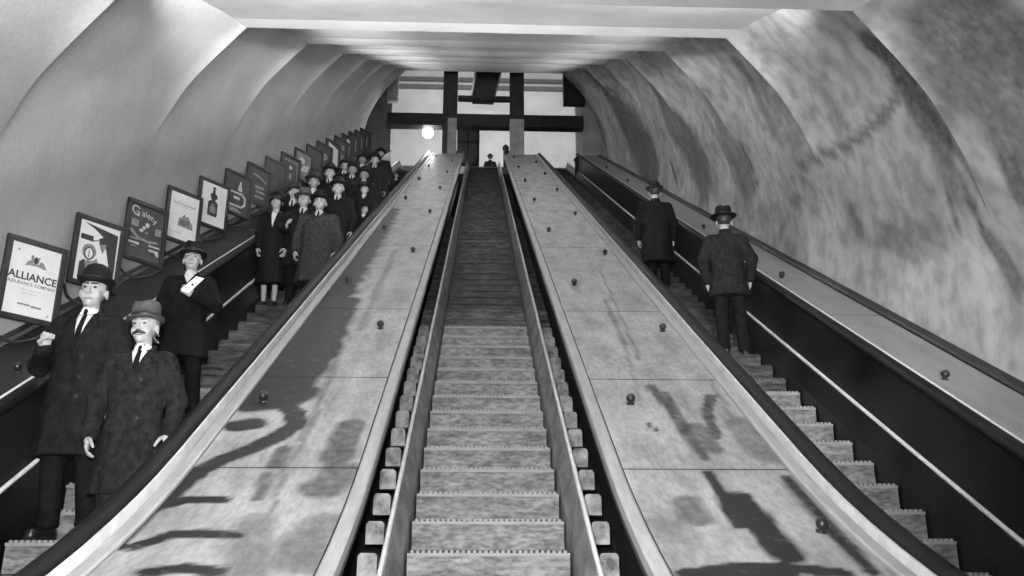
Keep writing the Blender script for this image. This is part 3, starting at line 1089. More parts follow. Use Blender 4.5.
# ------------------------------------------------------------------ figures: signed distance fields meshed into one continuous skin
class Field:
    def __init__(s):
        s.items = []
        s.T = None

    def _add(s, fn, lo, hi, k, op):
        lo, hi = np.array(lo, float), np.array(hi, float)
        T = s.T
        if T is not None:
            cs = np.array([[a, b, c] for a in (lo[0], hi[0]) for b in (lo[1], hi[1]) for c in (lo[2], hi[2])])
            cs = cs @ T[:3, :3].T + T[:3, 3]
            lo, hi = cs.min(0), cs.max(0)
            Ti = np.linalg.inv(T)
            g = fn

            def fn(x, y, z, g=g, Ti=Ti):
                return g(Ti[0, 0] * x + Ti[0, 1] * y + Ti[0, 2] * z + Ti[0, 3],
                         Ti[1, 0] * x + Ti[1, 1] * y + Ti[1, 2] * z + Ti[1, 3],
                         Ti[2, 0] * x + Ti[2, 1] * y + Ti[2, 2] * z + Ti[2, 3])
        s.items.append((fn, lo, hi, k, op))

    def rc(s, a, b, ra, rb, k=.02, op='u'):
        a, b = np.array(a, float), np.array(b, float)
        ab = b - a
        L = max(1e-9, float(ab @ ab))

        def fn(x, y, z):
            t = np.clip(((x - a[0]) * ab[0] + (y - a[1]) * ab[1] + (z - a[2]) * ab[2]) / L, 0, 1)
            return np.sqrt((x - a[0] - t * ab[0]) ** 2 + (y - a[1] - t * ab[1]) ** 2 + (z - a[2] - t * ab[2]) ** 2) - (ra + (rb - ra) * t)
        m = max(ra, rb)
        s._add(fn, np.minimum(a, b) - m, np.maximum(a, b) + m, k, op)

    def ell(s, c, r, k=.02, op='u'):
        c, r = np.array(c, float), np.array(r, float)

        def fn(x, y, z):
            X, Y, Z = (x - c[0]) / r[0], (y - c[1]) / r[1], (z - c[2]) / r[2]
            k0 = np.sqrt(X * X + Y * Y + Z * Z) + 1e-9
            k1 = np.sqrt((X / r[0]) ** 2 + (Y / r[1]) ** 2 + (Z / r[2]) ** 2) + 1e-9
            return k0 * (k0 - 1) / k1
        s._add(fn, c - r, c + r, k, op)

    def stack(s, rows, k=.02, op='u', folds=None):
        """rows: (z, cx, cy, rx, ry) from the bottom up"""
        A = np.array(sorted(rows), float)

        def fn(x, y, z):
            zc = np.clip(z, A[0, 0], A[-1, 0])
            cx, cy, rx, ry = [np.interp(zc, A[:, 0], A[:, i]) for i in (1, 2, 3, 4)]
            X, Y = (x - cx) / rx, (y - cy) / ry
            rho = np.sqrt(X * X + Y * Y) + 1e-9
            if folds:
                n, amp, ph, z0 = folds
                th = np.arctan2(Y, X)
                f = np.clip((z0 - zc) / .5, 0, 1)
                rho = rho / (1 + amp * f * (np.sin(n * th + ph + zc * 2) + .5 * np.sin((2 * n - 1) * th + ph * 2)))
            d = (rho - 1) * np.minimum(rx, ry) * .9
            return np.maximum(d, np.abs(z - (A[0, 0] + A[-1, 0]) / 2) - (A[-1, 0] - A[0, 0]) / 2)
        R = A[:, 3:5].max() * 1.2
        cx, cy = A[:, 1], A[:, 2]
        s._add(fn, (cx.min() - R, cy.min() - R, A[0, 0]), (cx.max() + R, cy.max() + R, A[-1, 0]), k, op)

    def box(s, c, half, rad=.005, k=.01, op='u'):
        c, h = np.array(c, float), np.array(half, float)

        def fn(x, y, z):
            qx, qy, qz = np.abs(x - c[0]) - h[0] + rad, np.abs(y - c[1]) - h[1] + rad, np.abs(z - c[2]) - h[2] + rad
            return np.sqrt(np.maximum(qx, 0) ** 2 + np.maximum(qy, 0) ** 2 + np.maximum(qz, 0) ** 2) + np.minimum(np.maximum(qx, np.maximum(qy, qz)), 0) - rad
        s._add(fn, c - h, c + h, k, op)

    def cut(s, fn):
        """keep only where fn is negative"""
        s.items.append((fn, None, None, 0, 'cut'))

    def grid(s, h):
        lo = np.min([i[1] for i in s.items if i[4] == 'u'], 0) - 3 * h
        hi = np.max([i[2] for i in s.items if i[4] == 'u'], 0) + 3 * h
        n = np.ceil((hi - lo) / h).astype(int) + 1
        F = np.full(n, .5, np.float32)
        ax = [(lo[i] + h * np.arange(n[i])).astype(np.float32) for i in range(3)]
        for fn, a, b, k, op in s.items:
            if op == 'cut':
                F = np.maximum(F, np.broadcast_to(fn(ax[0][:, None, None], ax[1][None, :, None], ax[2][None, None, :]), F.shape).astype(np.float32))
                continue
            pad = k + 3 * h
            i0 = np.maximum(np.floor((a - pad - lo) / h).astype(int), 0)
            i1 = np.minimum(np.ceil((b + pad - lo) / h).astype(int) + 1, n)
            if (i1 <= i0).any():
                continue
            x, y, z = ax[0][i0[0]:i1[0]][:, None, None], ax[1][i0[1]:i1[1]][None, :, None], ax[2][i0[2]:i1[2]][None, None, :]
            d = fn(x, y, z).astype(np.float32)
            S = F[i0[0]:i1[0], i0[1]:i1[1], i0[2]:i1[2]]
            if op == 'u':
                e = np.maximum(k - np.abs(S - d), 0) / max(k, 1e-6)
                S[...] = np.minimum(S, d) - e * e * k * .25
            else:
                d = -d
                e = np.maximum(k - np.abs(S - d), 0) / max(k, 1e-6)
                S[...] = np.maximum(S, d) + e * e * k * .25
        return F, lo

    def mesh(s, name, m, h):
        F, lo = s.grid(h)
        S = F < 0
        c = np.zeros(np.array(F.shape) - 1, np.int8)
        C8 = [(i, j, k) for i in (0, 1) for j in (0, 1) for k in (0, 1)]
        nx, ny, nz = c.shape
        for i, j, k in C8:
            c += S[i:i + nx, j:j + ny, k:k + nz]
        mixed = (c > 0) & (c < 8)
        idx = np.argwhere(mixed)
        acc = np.zeros((len(idx), 3))
        w = np.zeros(len(idx))
        for a in C8:
            for b in C8:
                if b > a and sum(abs(q - r) for q, r in zip(a, b)) == 1:
                    A, B = idx + a, idx + b
                    fa, fb = F[A[:, 0], A[:, 1], A[:, 2]], F[B[:, 0], B[:, 1], B[:, 2]]
                    mk = (fa < 0) != (fb < 0)
                    t = np.where(mk, fa / np.where(mk, fa - fb, 1), 0)
                    p = np.array(a) + (np.array(b) - np.array(a)) * t[:, None]
                    acc += p * mk[:, None]
                    w += mk
        V = lo + (idx + acc / np.maximum(w, 1)[:, None]) * h
        vid = np.full(c.shape, -1, np.int64)
        vid[mixed] = np.arange(len(idx))
        quads = []
        for axis in range(3):
            sl0 = [slice(1, -1)] * 3
            sl1 = [slice(1, -1)] * 3
            sl0[axis] = slice(0, F.shape[axis] - 1)
            sl1[axis] = slice(1, F.shape[axis])
            A, B = S[tuple(sl0)], S[tuple(sl1)]
            E = np.argwhere(A != B)
            if not len(E):
                continue
            flip = A[E[:, 0], E[:, 1], E[:, 2]]
            G = E.copy()
            for q in range(3):
                if q != axis:
                    G[:, q] += 1
            u, v = [(1, 2), (2, 0), (0, 1)][axis]

            def at(du, dv):
                H = G.copy()
                H[:, u] += du
                H[:, v] += dv
                return vid[H[:, 0], H[:, 1], H[:, 2]]
            q4 = np.stack([at(-1, -1), at(0, -1), at(0, 0), at(-1, 0)], 1)
            q4 = np.where(flip[:, None], q4, q4[:, ::-1])
            quads.append(q4)
        Q = np.concatenate(quads)
        me = bpy.data.meshes.new(name)
        me.vertices.add(len(V))
        me.vertices.foreach_set('co', V.astype(np.float32).ravel())
        me.loops.add(len(Q) * 4)
        me.loops.foreach_set('vertex_index', Q.astype(np.int32).ravel())
        me.polygons.add(len(Q))
        me.polygons.foreach_set('loop_start', np.arange(0, len(Q) * 4, 4, dtype=np.int32))
        me.polygons.foreach_set('use_smooth', np.ones(len(Q), bool))
        me.update(calc_edges=True)
        me.validate()
        me.materials.append(m)
        return me


def rot_about(c, rz=0, rx=0, ry=0):
    M = Matrix.Translation(c) @ Matrix.Rotation(rz, 4, 'Z') @ Matrix.Rotation(ry, 4, 'Y') @ Matrix.Rotation(rx, 4, 'X') @ Matrix.Translation(-Vector(c))
    return np.array(M)


def hand(F, wrist, d, pn, thumb, curl, sc=1.0):
    """palm, four fingers of unequal length and a thumb; d points along the hand, pn out of the palm, thumb to the thumb side"""
    w = Vector(wrist)
    d = Vector(d).normalized()
    pn = Vector(pn)
    pn = (pn - d * pn.dot(d)).normalized()
    sd = d.cross(pn).normalized()
    if sd.dot(Vector(thumb)) < 0:
        sd = -sd
    q = lambda f, s_, n: w + d * f * sc + sd * s_ * sc + pn * n * sc
    F.rc(w, q(.03, 0, 0), .027 * sc, .028 * sc, .02)
    for s_ in (.026, .009, -.009, -.026):
        F.rc(q(.025, s_ * .75, 0), q(.088, s_, 0), .0165 * sc, .0125 * sc, .012)
    for s_, L, c in ((.029, .074, curl * .85), (.0095, .083, curl), (-.0105, .077, curl * 1.05), (-.029, .06, curl * 1.15)):
        p = q(.09, s_, 0)
        ang = 0
        r = .0098 * sc
        for seg, fr in enumerate((.45, .31, .24)):
            ang += c * (.8, 1.15, .8)[seg]
            v = (d * math.cos(ang) + pn * math.sin(ang) + sd * s_ * 1.6).normalized()
            e = p + v * L * fr * sc
            F.rc(p, e, r, r * .9, .004)
            p, r = e, r * .9
    p = q(.028, .024, .006)
    e1 = p + (d * .62 + sd * .72 + pn * (.25 + .3 * curl)).normalized() * .042 * sc
    e2 = e1 + (d * .9 + sd * (.3 - .5 * curl) + pn * (.2 + .55 * curl)).normalized() * .032 * sc
    e3 = e2 + (d * .9 + sd * (.1 - .6 * curl) + pn * (.2 + .6 * curl)).normalized() * .026 * sc
    F.rc(p, e1, .0145 * sc, .012 * sc, .012)
    F.rc(e1, e2, .0118 * sc, .0105 * sc, .004)
    F.rc(e2, e3, .0105 * sc, .009 * sc, .004)


def patch_mesh(name, m, bvh, rows, out, thick, sign=-1, cols=6):
    """cloth piece lying on a garment: rows = (z, x0, x1); sampled on the garment seen from the front"""
    mb = MB()
    n = len(rows)
    last = None
    for z, x0, x1 in rows:
        for c in range(cols + 1):
            x = x0 + (x1 - x0) * c / cols
            hit = bvh.ray_cast(Vector((x, sign * 1.2, z)), Vector((0, -sign, 0)))
            y = hit[0].y if hit[0] is not None else (last if last is not None else sign * .1)
            last = y
            mb.v.append(Vector((x, y + sign * out, z)))
    W_ = cols + 1
    for r in range(n - 1):
        for c in range(cols):
            a = r * W_ + c
            mb.f.append((a, a + 1, a + W_ + 1, a + W_))
            mb.m.append(0)
    b = len(mb.v)
    mb.v += [v + Vector((0, -sign * thick, 0)) for v in mb.v]
    rim = list(range(W_)) + [r * W_ + cols for r in range(1, n)] + [(n - 1) * W_ + c for c in range(cols - 1, -1, -1)] + [r * W_ for r in range(n - 2, 0, -1)]
    for i, a in enumerate(rim):
        c = rim[(i + 1) % len(rim)]
        mb.f.append((a, c, b + c, b + a))
        mb.m.append(0)
    for f in list(mb.f[:(n - 1) * cols]):
        mb.f.append(tuple(b + i for i in f[::-1]))
        mb.m.append(0)
    return mb.mesh(name, m, smooth=True)


def child(name, me, parent, S=None):
    o = bpy.data.objects.new(name, me)
    COL.objects.link(o)
    o.parent = parent
    return o


def person(label, esc, k, X, H=1.75, rz=0.0, vox=.012, coat=CO_BLACK, hem=.50, trousers=CO_BLACK, hat='bowler', hatm=None, skin=SKIN, head=(0, 0, 0),
           L=None, R=None, handL=.5, handR=.5, girth=1.0, dz=0.0, feet=None, open_v=1.28, tie=True, moustache=False, female=False, detail=1, hairm=None, group='people riding the escalators',
           facing=-1, buttons=0, lapel=True, collar='shirt', dy=.18, pos=None, brim=1.0):
    """figure 1.75 tall in its own units, scaled to H (without hat); faces -Y before turning"""
    hairm = hairm or HAIR
    K = H / 1.75
    p = nose(esc, k)
    loc = Vector((X, p.y + dy, p.z + .015 + dz))
    if pos is not None:
        loc = Vector(pos)
    v = vox / K
    g = girth
    sh = (.185 if not female else .165) * g
    Lp = L or ((sh + .075, .02, 1.13), (sh + .07, -.07, .885))
    Rp = R or ((-sh - .075, .02, 1.13), (-sh - .07, -.07, .885))
    feet = feet or ((.10, 0), (-.10, 0))
    Th = rot_about(Vector((0, .01, 1.50)), head[0], head[1], head[2])
    MTh = Matrix([list(r) for r in Th])
    # ---- body, one skin
    F = Field()
    F.stack([(.86, 0, .01, .12, .095), (.95, 0, .01, .15, .105), (1.08, 0, .005, .135, .095), (1.25, 0, 0, .155, .10), (1.38, 0, .01, .15, .085), (1.44, 0, .015, .08, .06)], .03)
    F.rc((0, .015, 1.40), (0, .005, 1.57), .055, .048, .02)
    for sgn, (fx, fy), (E_, W_), cu, nm in ((1, feet[0], Lp, handL, 'L'), (-1, feet[1], Rp, handR, 'R')):
        kn = (sgn * .095 * .5 + fx * .5, fy * .6 - .02, .49)
        F.rc((sgn * .085, .01, .92), kn, .078, .05, .03)
        F.rc(kn, (fx, fy + .03, .10), .05, .034, .02)
        F.rc((fx, fy + .05, .05), (fx * 1.15, fy - .13, .03), .036, .026, .02)
        s0 = (sgn * (sh - .02), .01, 1.40)
        F.rc(s0, E_, .05, .04, .03)
        F.rc(E_, W_, .039, .026, .015)
        if cu is not None:
            dv = Vector(W_) - Vector(E_)
            if isinstance(cu, dict):
                hand(F, W_, cu['d'], cu['pn'], cu['th'], cu['c'])
            else:
                hand(F, W_, dv, (-sgn, .2, 0), (0, -1, 0), cu)
    F.T = Th
    F.ell((0, .018, 1.66), (.083, .097, .094), .02)
    F.ell((0, -.028, 1.594), (.062, .062, .064), .02)
    F.rc((0, -.07, 1.545), (0, -.066, 1.55), .024, .024, .02)
    F.ell((0, -.022, 1.552), (.044, .056, .03), .02)
    for sgn in (1, -1):
        F.ell((sgn * .042, -.06, 1.60), (.024, .026, .026), .02)
        F.ell((sgn * .085, .012, 1.622), (.011, .022, .032), .006)
        F.rc((sgn * .012, -.084, 1.672), (sgn * .05, -.068, 1.672), .011, .009, .012)
        F.ell((sgn * .032, -.094, 1.650), (.017, .016, .011), .008, 's')
        F.ell((sgn * .032, -.072, 1.648), (.014, .013, .012), .004)
    F.rc((0, -.088, 1.66), (0, -.112, 1.612), .009, .0145, .008)
    for sgn in (1, -1):
        F.rc((sgn * .010, -.096, 1.607), (sgn * .012, -.094, 1.606), .008, .008, .006)
    F.rc((-.02, -.087, 1.573), (.02, -.087, 1.573), .008, .008, .006)
    F.rc((-.016, -.086, 1.562), (.016, -.086, 1.562), .009, .009, .006)
    F.rc((-.024, -.098, 1.568), (.024, -.098, 1.568), .0035, .0035, .003, 's')
    F.T = None
    me = F.mesh('person', skin, v)
    me.transform(Matrix.Scale(K, 4))
    root = bpy.data.objects.new('person', me)
    COL.objects.link(root)
    root.location = loc
    root.rotation_euler = (0, 0, rz + (PI if facing > 0 else 0))
    tag(root, label, 'person', group)

    def put(name, me, mt=None):
        me.transform(Matrix.Scale(K, 4))
        return child(name, me, root)
    # ---- trousers and shoes
    if not female:
        F = Field()
        F.stack([(.80, 0, .01, .155 * g, .115), (.95, 0, .01, .165 * g, .118), (1.02, 0, .01, .15 * g, .11)], .03)
        for sgn, (fx, fy) in ((1, feet[0]), (-1, feet[1])):
            kn = (sgn * .05 + fx * .5, fy * .6 - .015, .49)
            F.rc((sgn * .088, .01, .88), kn, .094 * g, .073, .03)
            F.rc(kn, (fx, fy + .02, .13), .073, .066, .02)
            F.ell((fx, fy + .015, .10), (.066, .075, .03), .02)
        put('trousers', F.mesh('trousers', trousers, v * 1.1))
    for sgn, (fx, fy) in ((1, feet[0]), (-1, feet[1])):
        F = Field()
        F.rc((fx, fy + .075, .042), (fx * 1.12, fy - .15, .036), .043, .038, .02)
        F.rc((fx, fy + .04, .07), (fx, fy + .03, .11 if not female else .08), .045, .045, .02)
        F.box((fx * 1.05, fy - .04, .008), (.042, .15, .009), .006, .008)
        F.cut(lambda x, y, z: -z + 0 * x + 0 * y)
        put('shoe', F.mesh('shoe', SHOE, min(v, .010)))
    # ---- coat
    F = Field()
    ch = .205 if not female else .185
    rows = [(1.455, 0, .025, .085, .07), (1.42, 0, .02, .15, .09), (1.36, 0, .01, ch - .01, .115), (1.27, 0, .0, ch, .132), (1.12, 0, .0, ch - .012, .138), (1.0, 0, .0, ch - .012, .14), (.88, 0, .005, ch + .005, .15)]
    if hem < .86:
        rows.append((hem, 0, .01, ch + (.045 if not female else .03), .18))
    rows = [(z, x, y, rx * g, ry * (1 + (g - 1) * 1.3)) for z, x, y, rx, ry in rows]
    rows = [r for r in rows if r[0] >= hem - .001]
    F.stack(rows, .03, folds=(7, .035, random.uniform(0, 6), .98))
    F.rc((-sh + .03, .015, 1.395), (sh - .03, .015, 1.395), .072, .072, .05)
    for sgn, (E_, W_) in ((1, Lp), (-1, Rp)):
        E_, W_ = Vector(E_), Vector(W_)
        F.rc((sgn * (sh - .01), .012, 1.385), E_, .078 * (g * .5 + .5), .066, .04)
        F.rc(E_, E_ + (W_ - E_) * .93, .066, .052, .015)
        F.rc(E_ + (W_ - E_) * .80, E_ + (W_ - E_) * .95, .054, .055, .006)
        # creases at the elbow
        F.rc(E_ + Vector((-.06 * sgn, -.02, .05)), E_ + Vector((.06 * sgn, -.05, .03)), .012, .008, .02)
    # coat collar
    F.stack([(1.41, 0, .03, .10, .085), (1.45, 0, .03, .085, .078), (1.49, 0, .036, .074, .068), (1.518, 0, .04, .070, .062)], .02)
    F.rc((0, -.09, 1.56), (0, -.10, 1.46), .05, .036, .02, 's')
    # neck opening
    F.ell((0, .0, 1.52), (.056, .058, .06), .01, 's')
    cme = F.mesh('coat', coat, v)
    cv = [Vector(q.co) for q in cme.vertices]
    bvh = BVHTree.FromPolygons(cv, [tuple(q.vertices) for q in cme.polygons])
    ZT = 1.462

    def vw(z):
        t = min(1, max(0, (ZT - z) / (ZT - open_v)))
        return .052 * (1 - t) + .004
    put('coat', cme)
    nz = 10
    zs = [ZT - (ZT - open_v) * i / nz for i in range(nz + 1)]
    if collar == 'shirt':
        put('shirt_front', patch_mesh('shirt_front', LINEN, bvh, [(z, -vw(z), vw(z)) for z in zs], .006, .02))
        if tie:
            put('tie', patch_mesh('tie', CO_BLACK, bvh, [(z, -min(.012 + .012 * i / nz, vw(z)), min(.012 + .012 * i / nz, vw(z))) for i, z in enumerate(zs)], .012, .01, cols=4))
    elif collar == 'fur':
        put('shirt_front', patch_mesh('shirt_front', LINEN, bvh, [(z, -vw(z) * .8, vw(z) * .8) for z in zs], .010, .02))
    if lapel:
        for sgn in (1, -1):
            rr = []
            for i, z in enumerate(zs):
                t = i / nz
                lw = .03 + .05 * min(1, t / .35) if t < .35 else .08 * (1 - t) / .65 + .004
                a = vw(z) - .003
                rr.append((z, sgn * a, sgn * (a + lw)))
            put('lapel', patch_mesh('lapel', coat, bvh, rr, .013, .02, cols=5))
        # front edge
        rr = [(open_v - (open_v - hem - .02) * i / 14, .012, .026) for i in range(15)]
        put('front_edge', patch_mesh('front_edge', coat, bvh, rr, .007, .012, cols=2))
    for i in range(buttons):
        z = open_v - .05 - i * .13
        hit = bvh.ray_cast(Vector((.05, -1.2, z)), Vector((0, 1, 0)))
        if hit[0] is not None:
            mb = MB()
            M = Matrix.Translation(hit[0] + Vector((0, -.004, 0))) @ Matrix.Rotation(PI / 2, 4, 'X')
            mb.lathe([(.004, -.006), (.013, -.005), (.014, 0), (.012, .004), (.004, .003)], M, 12)
            put('button', mb.mesh('button', KNOB, smooth=True))
    # ---- collar, hair, face, hat
    if collar == 'shirt':
        F = Field()
        F.stack([(1.455, 0, .012, .064, .066), (1.485, 0, .010, .059, .062), (1.512, 0, .008, .056, .059)], .005)
        F.stack([(1.44, 0, .010, .051, .053), (1.53, 0, .008, .050, .053)], .004, 's')
        for sgn in (1, -1):
            F.rc((sgn * .012, -.058, 1.505), (sgn * .034, -.066, 1.458), .010, .006, .008)
        put('shirt_collar', F.mesh('shirt_collar', LINEN, min(v, .008)))
        if tie:
            F = Field()
            F.rc((0, -.062, 1.485), (0, -.070, 1.462), .013, .010, .01)
            put('tie_knot', F.mesh('tie_knot', CO_BLACK, min(v, .006)))
    F = Field()
    F.T = Th
    F.ell((0, .024, 1.665), (.088, .100, .095), .01)
    if female:
        F.ell((0, .06, 1.60), (.078, .06, .06), .03)
        for sgn in (1, -1):
            F.ell((sgn * .072, -.005, 1.625), (.018, .04, .05), .02)
    F.T = None
    Ti = np.linalg.inv(Th)
    yl, zl = (-.012, 1.575) if not female else (-.05, 1.54)
    F.cut(lambda x, y, z: np.maximum(np.minimum((yl + .0) - (Ti[1, 0] * x + Ti[1, 1] * y + Ti[1, 2] * z + Ti[1, 3]), 1.70 - z + 0 * x), zl - z + 0 * x + 0 * y))
    put('hair', F.mesh('hair', hairm, min(v, .009)))
    if detail and facing < 0:
        for sgn in (1, -1):
            mb = MB()
            mb.lathe([(.0085 * math.sin(a) + .0003, -.0065 * math.cos(a)) for a in [PI * i / 6 for i in range(7)]], MTh @ Matrix.Translation((sgn * .032, -.0835, 1.649)) @ Matrix.Diagonal((1.35, 1.1, .95, 1)) @ Matrix.Rotation(PI / 2, 4, 'X'), 10)
            put('eye', mb.mesh('eye', EYE, smooth=True))
            F = Field()
            F.T = Th
            F.rc((sgn * .014, -.096, 1.673), (sgn * .050, -.079, 1.676), .0065, .0045, .004)
            put('eyebrow', F.mesh('eyebrow', hairm, .004 if vox < .007 else .006))
        if vox < .008:
            F = Field()
            F.T = Th
            F.rc((-.021, -.094, 1.5675), (.021, -.094, 1.5675), .0055, .0055, .004)
            put('lips', F.mesh('lips', LIPS_M, .004))
        if moustache:
            F = Field()
            F.T = Th
            for sgn in (1, -1):
                F.rc((sgn * .004, -.101, 1.590), (sgn * .040, -.086, 1.578), .0125, .008, .008)
            put('moustache', F.mesh('moustache', HAIR, .005))
    HM = MTh @ Matrix.Translation((0, .012, 0)) @ Matrix.Translation((0, 0, 1.69)) @ Matrix.Rotation(math.radians(-4), 4, 'X') @ Matrix.Translation((0, 0, -1.69))
    if hat:
        hm = hatm or FELTB
        mb = MB()
        sy = 1.16
        B = lambda pr: [((.1 + (q[0] - .1) * brim) if q[0] > .1 and hat in ('bowler', 'fedora') else q[0], q[1]) for q in pr]
        if hat == 'bowler':
            br = lambda x, y, z: .55 * x * x / .12 * (1 if math.hypot(x, y) > .1 else 0) * .35
            mb.lathe(B([(.084, 1.685), (.10, 1.686), (.128, 1.690), (.138, 1.700), (.136, 1.706), (.12, 1.698), (.098, 1.696), (.0945, 1.72), (.093, 1.75), (.087, 1.785), (.072, 1.812), (.048, 1.828), (.02, 1.834), (.002, 1.835)]), HM, 32, 1, sy, zf=br)
            bd = [(.0955, 1.697), (.099, 1.699), (.098, 1.724), (.0945, 1.725)]
        elif hat == 'fedora':
            br = lambda x, y, z: (.10 * abs(x) - .05 * max(0, -y)) * (1 if math.hypot(x, y) > .105 else 0) - (.022 * math.exp(-(x / .03) ** 2) if z > 1.80 else 0)
            mb.lathe(B([(.086, 1.685), (.10, 1.685), (.13, 1.686), (.152, 1.688), (.153, 1.694), (.128, 1.694), (.100, 1.697), (.0975, 1.72), (.094, 1.76), (.090, 1.80), (.082, 1.820), (.06, 1.826), (.03, 1.824), (.002, 1.823)]), HM, 32, 1, sy, zf=br)
            bd = [(.098, 1.698), (.102, 1.70), (.100, 1.728), (.097, 1.729)]
        elif hat == 'cap':
            mb.lathe([(.086, 1.685), (.094, 1.69), (.112, 1.71), (.116, 1.728), (.105, 1.748), (.075, 1.762), (.04, 1.768), (.002, 1.769)], HM, 28, 1, sy)
            bd = None
        else:   # cloche
            mb.lathe([(.088, 1.652), (.112, 1.640), (.115, 1.646), (.096, 1.662), (.095, 1.70), (.092, 1.74), (.078, 1.775), (.05, 1.794), (.02, 1.80), (.002, 1.801)], HM, 28, 1, sy)
            bd = [(.096, 1.664), (.0995, 1.666), (.0985, 1.70), (.095, 1.702)]
        ho = put('hat', mb.mesh('hat', hm, smooth=True))
        if bd:
            mb = MB()
            mb.lathe(bd, HM, 32, 1, sy)
            bme = mb.mesh('hat_band', BAND, smooth=True)
            bme.transform(Matrix.Scale(K, 4))
            child('hat_band', bme, ho)
        if hat == 'cap':
            F = Field()
            F.T = np.array(HM)
            F.ell((0, -.105, 1.692), (.075, .06, .010), .01)
            bme = F.mesh('peak', hm, .006)
            bme.transform(Matrix.Scale(K, 4))
            child('peak', bme, ho)
    return root


def at(root, p, K):
    """point given in a figure's own units, in world space"""
    return Matrix.LocRotScale(root.location, root.rotation_euler, None) @ (Vector(p) * K)

# ------------------------------------------------------------------ the people
person('man in black bowler hat and long open overcoat, one fist raised to his chest', 'L', 0, -2.75, H=1.78, brim=.6, rz=-.02, vox=.0058, coat=CO_DARK, hem=.52, hat='bowler',
       head=(.12, .04, .03), R=((-.30, .03, 1.12), (-.17, -.20, 1.19)), handR={'d': (.25, -.3, .9), 'pn': (.55, -.5, 0), 'th': (-.3, -.9, .2), 'c': 1.35},
       L=((.27, .03, 1.14), (.25, -.03, .89)), handL=.6, open_v=1.20, feet=((.17, -.02), (-.09, .02)), buttons=3)
person('moustached man in grey fedora and dark tweed coat, standing in front beside the handrail', 'L', -1, -2.22, H=1.63, brim=.45, rz=.03, vox=.0058, coat=CO_TWEED, trousers=CO_TWEED, hem=.50, hat='fedora', hatm=FELT,
       head=(-.08, .02, -.05), moustache=True, hairm=HAIRG, L=((.265, .03, 1.13), (.265, -.08, .885)), R=((-.265, .03, 1.13), (-.245, -.08, .87)), handL=.55, handR=.45, open_v=1.30, girth=.95, buttons=3)
m3 = person('person in black coat and flat hat holding a folded white paper at the chest', 'L', 5, -2.70, H=1.60, brim=.6, rz=.1, vox=.0075, coat=CO_BLACK, hem=.62, hat='fedora', hatm=FELTB,
       head=(.1, 0, 0), L=((.275, -.02, 1.15), (.10, -.22, 1.20)), handL={'d': (-.7, -.5, .4), 'pn': (-.3, .9, .1), 'th': (0, -.2, 1), 'c': .7}, open_v=1.36, feet=((.16, -.05), (-.08, .02)), tie=False)
person('woman in black coat with a long pale collar and light stockings', 'L', 15, -2.86, H=1.62, vox=.010, L=((.215, .02, 1.13), (.20, -.07, .885)), R=((-.215, .02, 1.13), (-.20, -.07, .885)), coat=CO_BLACK, hem=.34, hat='cloche', hatm=FELTB, female=True, collar='fur', open_v=1.20, lapel=False,
       feet=((.075, -.02), (-.075, 0)))
person('stout man in grey tweed overcoat in the middle of the group, beside the handrail', 'L', 14, -2.20, H=1.68, vox=.010, coat=CO_GREY, hem=.45, hat='bowler', hatm=FELTB, girth=1.12, open_v=1.36)
person('man in cap looking aside, between the woman and the grey overcoat', 'L', 17, -2.80, H=1.66, vox=.011, coat=CO_BLACK, hem=.5, hat='cap', hatm=CO_GREY, head=(.75, 0, .1), open_v=1.32)
person('dark suited man close behind the left shoulder of the grey tweed overcoat', 'L', 15, -2.49, H=1.66, vox=.011, coat=CO_DARK, hem=.6, hat='fedora', hatm=FELT, R=((-.27, 0, 1.15), (-.18, -.2, 1.12)), handR={'d': (.3, -.6, .7), 'pn': (.7, .3, 0), 'th': (0, -.5, .8), 'c': .5}, open_v=1.34)
person('man in dark hat and wing collar just up the slope from the grey overcoat', 'L', 18, -2.22, H=1.70, vox=.012, coat=CO_BLACK, hem=.5, hat='bowler', open_v=1.36)
person('short man with a bright bow tie collar leaning near the handrail', 'L', 24, -2.13, H=1.37, vox=.012, coat=CO_BLACK, hem=.5, hat='fedora', hatm=FELTB, open_v=1.36, tie=False)
person('small bareheaded child peering over the handrail, lowest face at the edge of the crowd', 'L', 22, -2.02, H=1.08, vox=.012, girth=.85, coat=CO_BLACK, hem=.45, hat=None, open_v=1.38, tie=False, head=(.2, 0, .15))
person('man in dark bowler hat on the wall side, behind the man in the cap', 'L', 24, -2.76, H=1.70, vox=.013, coat=CO_BLACK, hem=.5, hat='bowler', open_v=1.34)
person('grey faced man in a tall grey hat just behind the man in the cap', 'L', 20, -2.74, H=1.70, vox=.013, coat=CO_BLACK, hem=.5, hat='fedora', hatm=CO_GREY, skin=SKINF, open_v=1.36, tie=False)
person('man in black cap with white shirt in the middle of the lane, up the slope', 'L', 27, -2.53, H=1.64, vox=.014, coat=CO_BLACK, hem=.5, hat='cap', hatm=FELTB, skin=SKINF, open_v=1.36, detail=0)
person('man in black bowler by the handrail, just above the short bow tie man', 'L', 25, -2.20, H=1.62, vox=.014, coat=CO_BLACK, hem=.5, hat='bowler', skin=SKINF, open_v=1.36, detail=0)
person('grey faced man with bright collar, highest up the slope of the readable faces', 'L', 31, -2.30, H=1.72, vox=.014, coat=CO_BLACK, hem=.5, hat='fedora', hatm=FELTB, skin=SKINF, open_v=1.38, detail=0)
person('short bareheaded person by the handrail, highest single face above the crowd', 'L', 38, -2.10, H=1.02, vox=.014, coat=CO_BLACK, hem=.45, hat=None, skin=SKINF, open_v=1.38, detail=0, tie=False)
person('person in dark cap on the wall side, mostly hidden behind the white shirted man', 'L', 29, -2.80, H=1.64, vox=.014, coat=CO_BLACK, hem=.5, hat='cap', hatm=FELTB, skin=SKINF, open_v=1.38, detail=0)
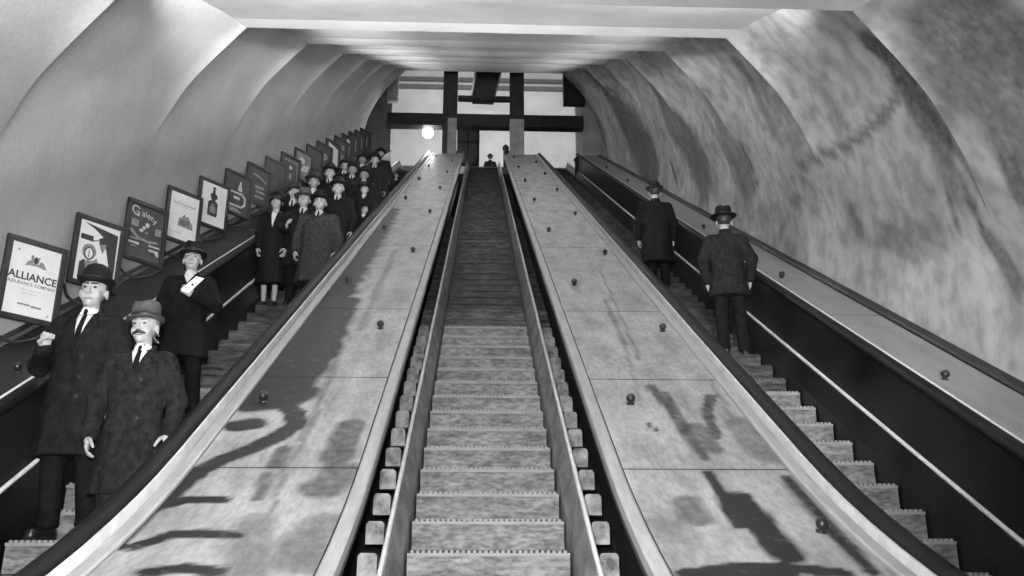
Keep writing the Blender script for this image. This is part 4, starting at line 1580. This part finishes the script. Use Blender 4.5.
for kk, xx, hh, lb in ((34, -2.72, 1.6, 'person in black on the wall side just past the last readable face'), (37, -2.45, 1.66, 'person in black bowler in mid lane near the top of the crowd')):
    person(lb, 'L', kk, xx, H=hh, vox=.016, coat=CO_BLACK, hem=.5, hat='bowler', skin=SKINF, open_v=1.38, detail=0, tie=False)
person('man in dark tweed suit and fedora seen from behind, standing on the right escalator', 'R', 10, 2.79, H=1.74, rz=-.12, vox=.0075, coat=CO_TWEED, trousers=CO_DARK, hem=.70, hat='fedora', hatm=FELTB, facing=1, detail=0, lapel=False, tie=False,
       L=((.28, .05, 1.14), (.24, -.02, .90)), R=((-.29, .02, 1.16), (-.27, -.10, .95)), feet=((.10, 0), (-.13, -.05)), open_v=1.36)
person('man in black overcoat seen from behind, farther up the right escalator', 'R', 18, 2.60, H=1.70, vox=.010, coat=CO_BLACK, hem=.45, hat='bowler', facing=1, detail=0, lapel=False, tie=False, girth=1.08, open_v=1.36)
person('dark figure in a hat on the upper landing against the bright wall', 'C', 0, .30, H=1.64, vox=.014, coat=CO_BLACK, hem=.5, hat='bowler', detail=0, lapel=False, tie=False, facing=1, pos=(.30, 32.4, LZ), group='people at the upper landing')

# folded paper in the hand of the person in black
K3 = 1.60 / 1.75
mb = MB()
M3 = Matrix.LocRotScale(m3.location, m3.rotation_euler, None) @ Matrix.Scale(K3, 4) @ Matrix.Translation((.095, -.300, 1.30)) @ Matrix.Rotation(math.radians(32), 4, 'Y') @ Matrix.Rotation(math.radians(-8), 4, 'X')
for y0, y1, w0, dz in ((-.004, .0, .055, 0), (.003, .006, .052, -.012)):
    pts = [(-w0 * .8, y0, -.11 + dz), (w0 * .7, y0, -.09 + dz), (w0, y0, .10 + dz), (-w0 * .3, y0, .075 + dz)]
    mb.hexa([M3 @ Vector(q) for q in (pts[0], pts[1], (pts[1][0], y1, pts[1][2]), (pts[0][0], y1, pts[0][2]), pts[3], pts[2], (pts[2][0], y1, pts[2][2]), (pts[3][0], y1, pts[3][2]))])
root = empty('folded_paper', M3 @ Vector((0, 0, -.1)))
tag(root, 'folded white paper held to the chest of the person in black coat', 'paper')
mb.build('sheet', PAPER, root)
mb = MB()
mb.lathe([(.002, -.003), (.011, -.002), (.012, .001), (.002, .002)], M3 @ Matrix.Translation((.012, -.006, -.015)) @ Matrix.Rotation(PI / 2, 4, 'X'), 10)
mb.build('seal', INK, root)
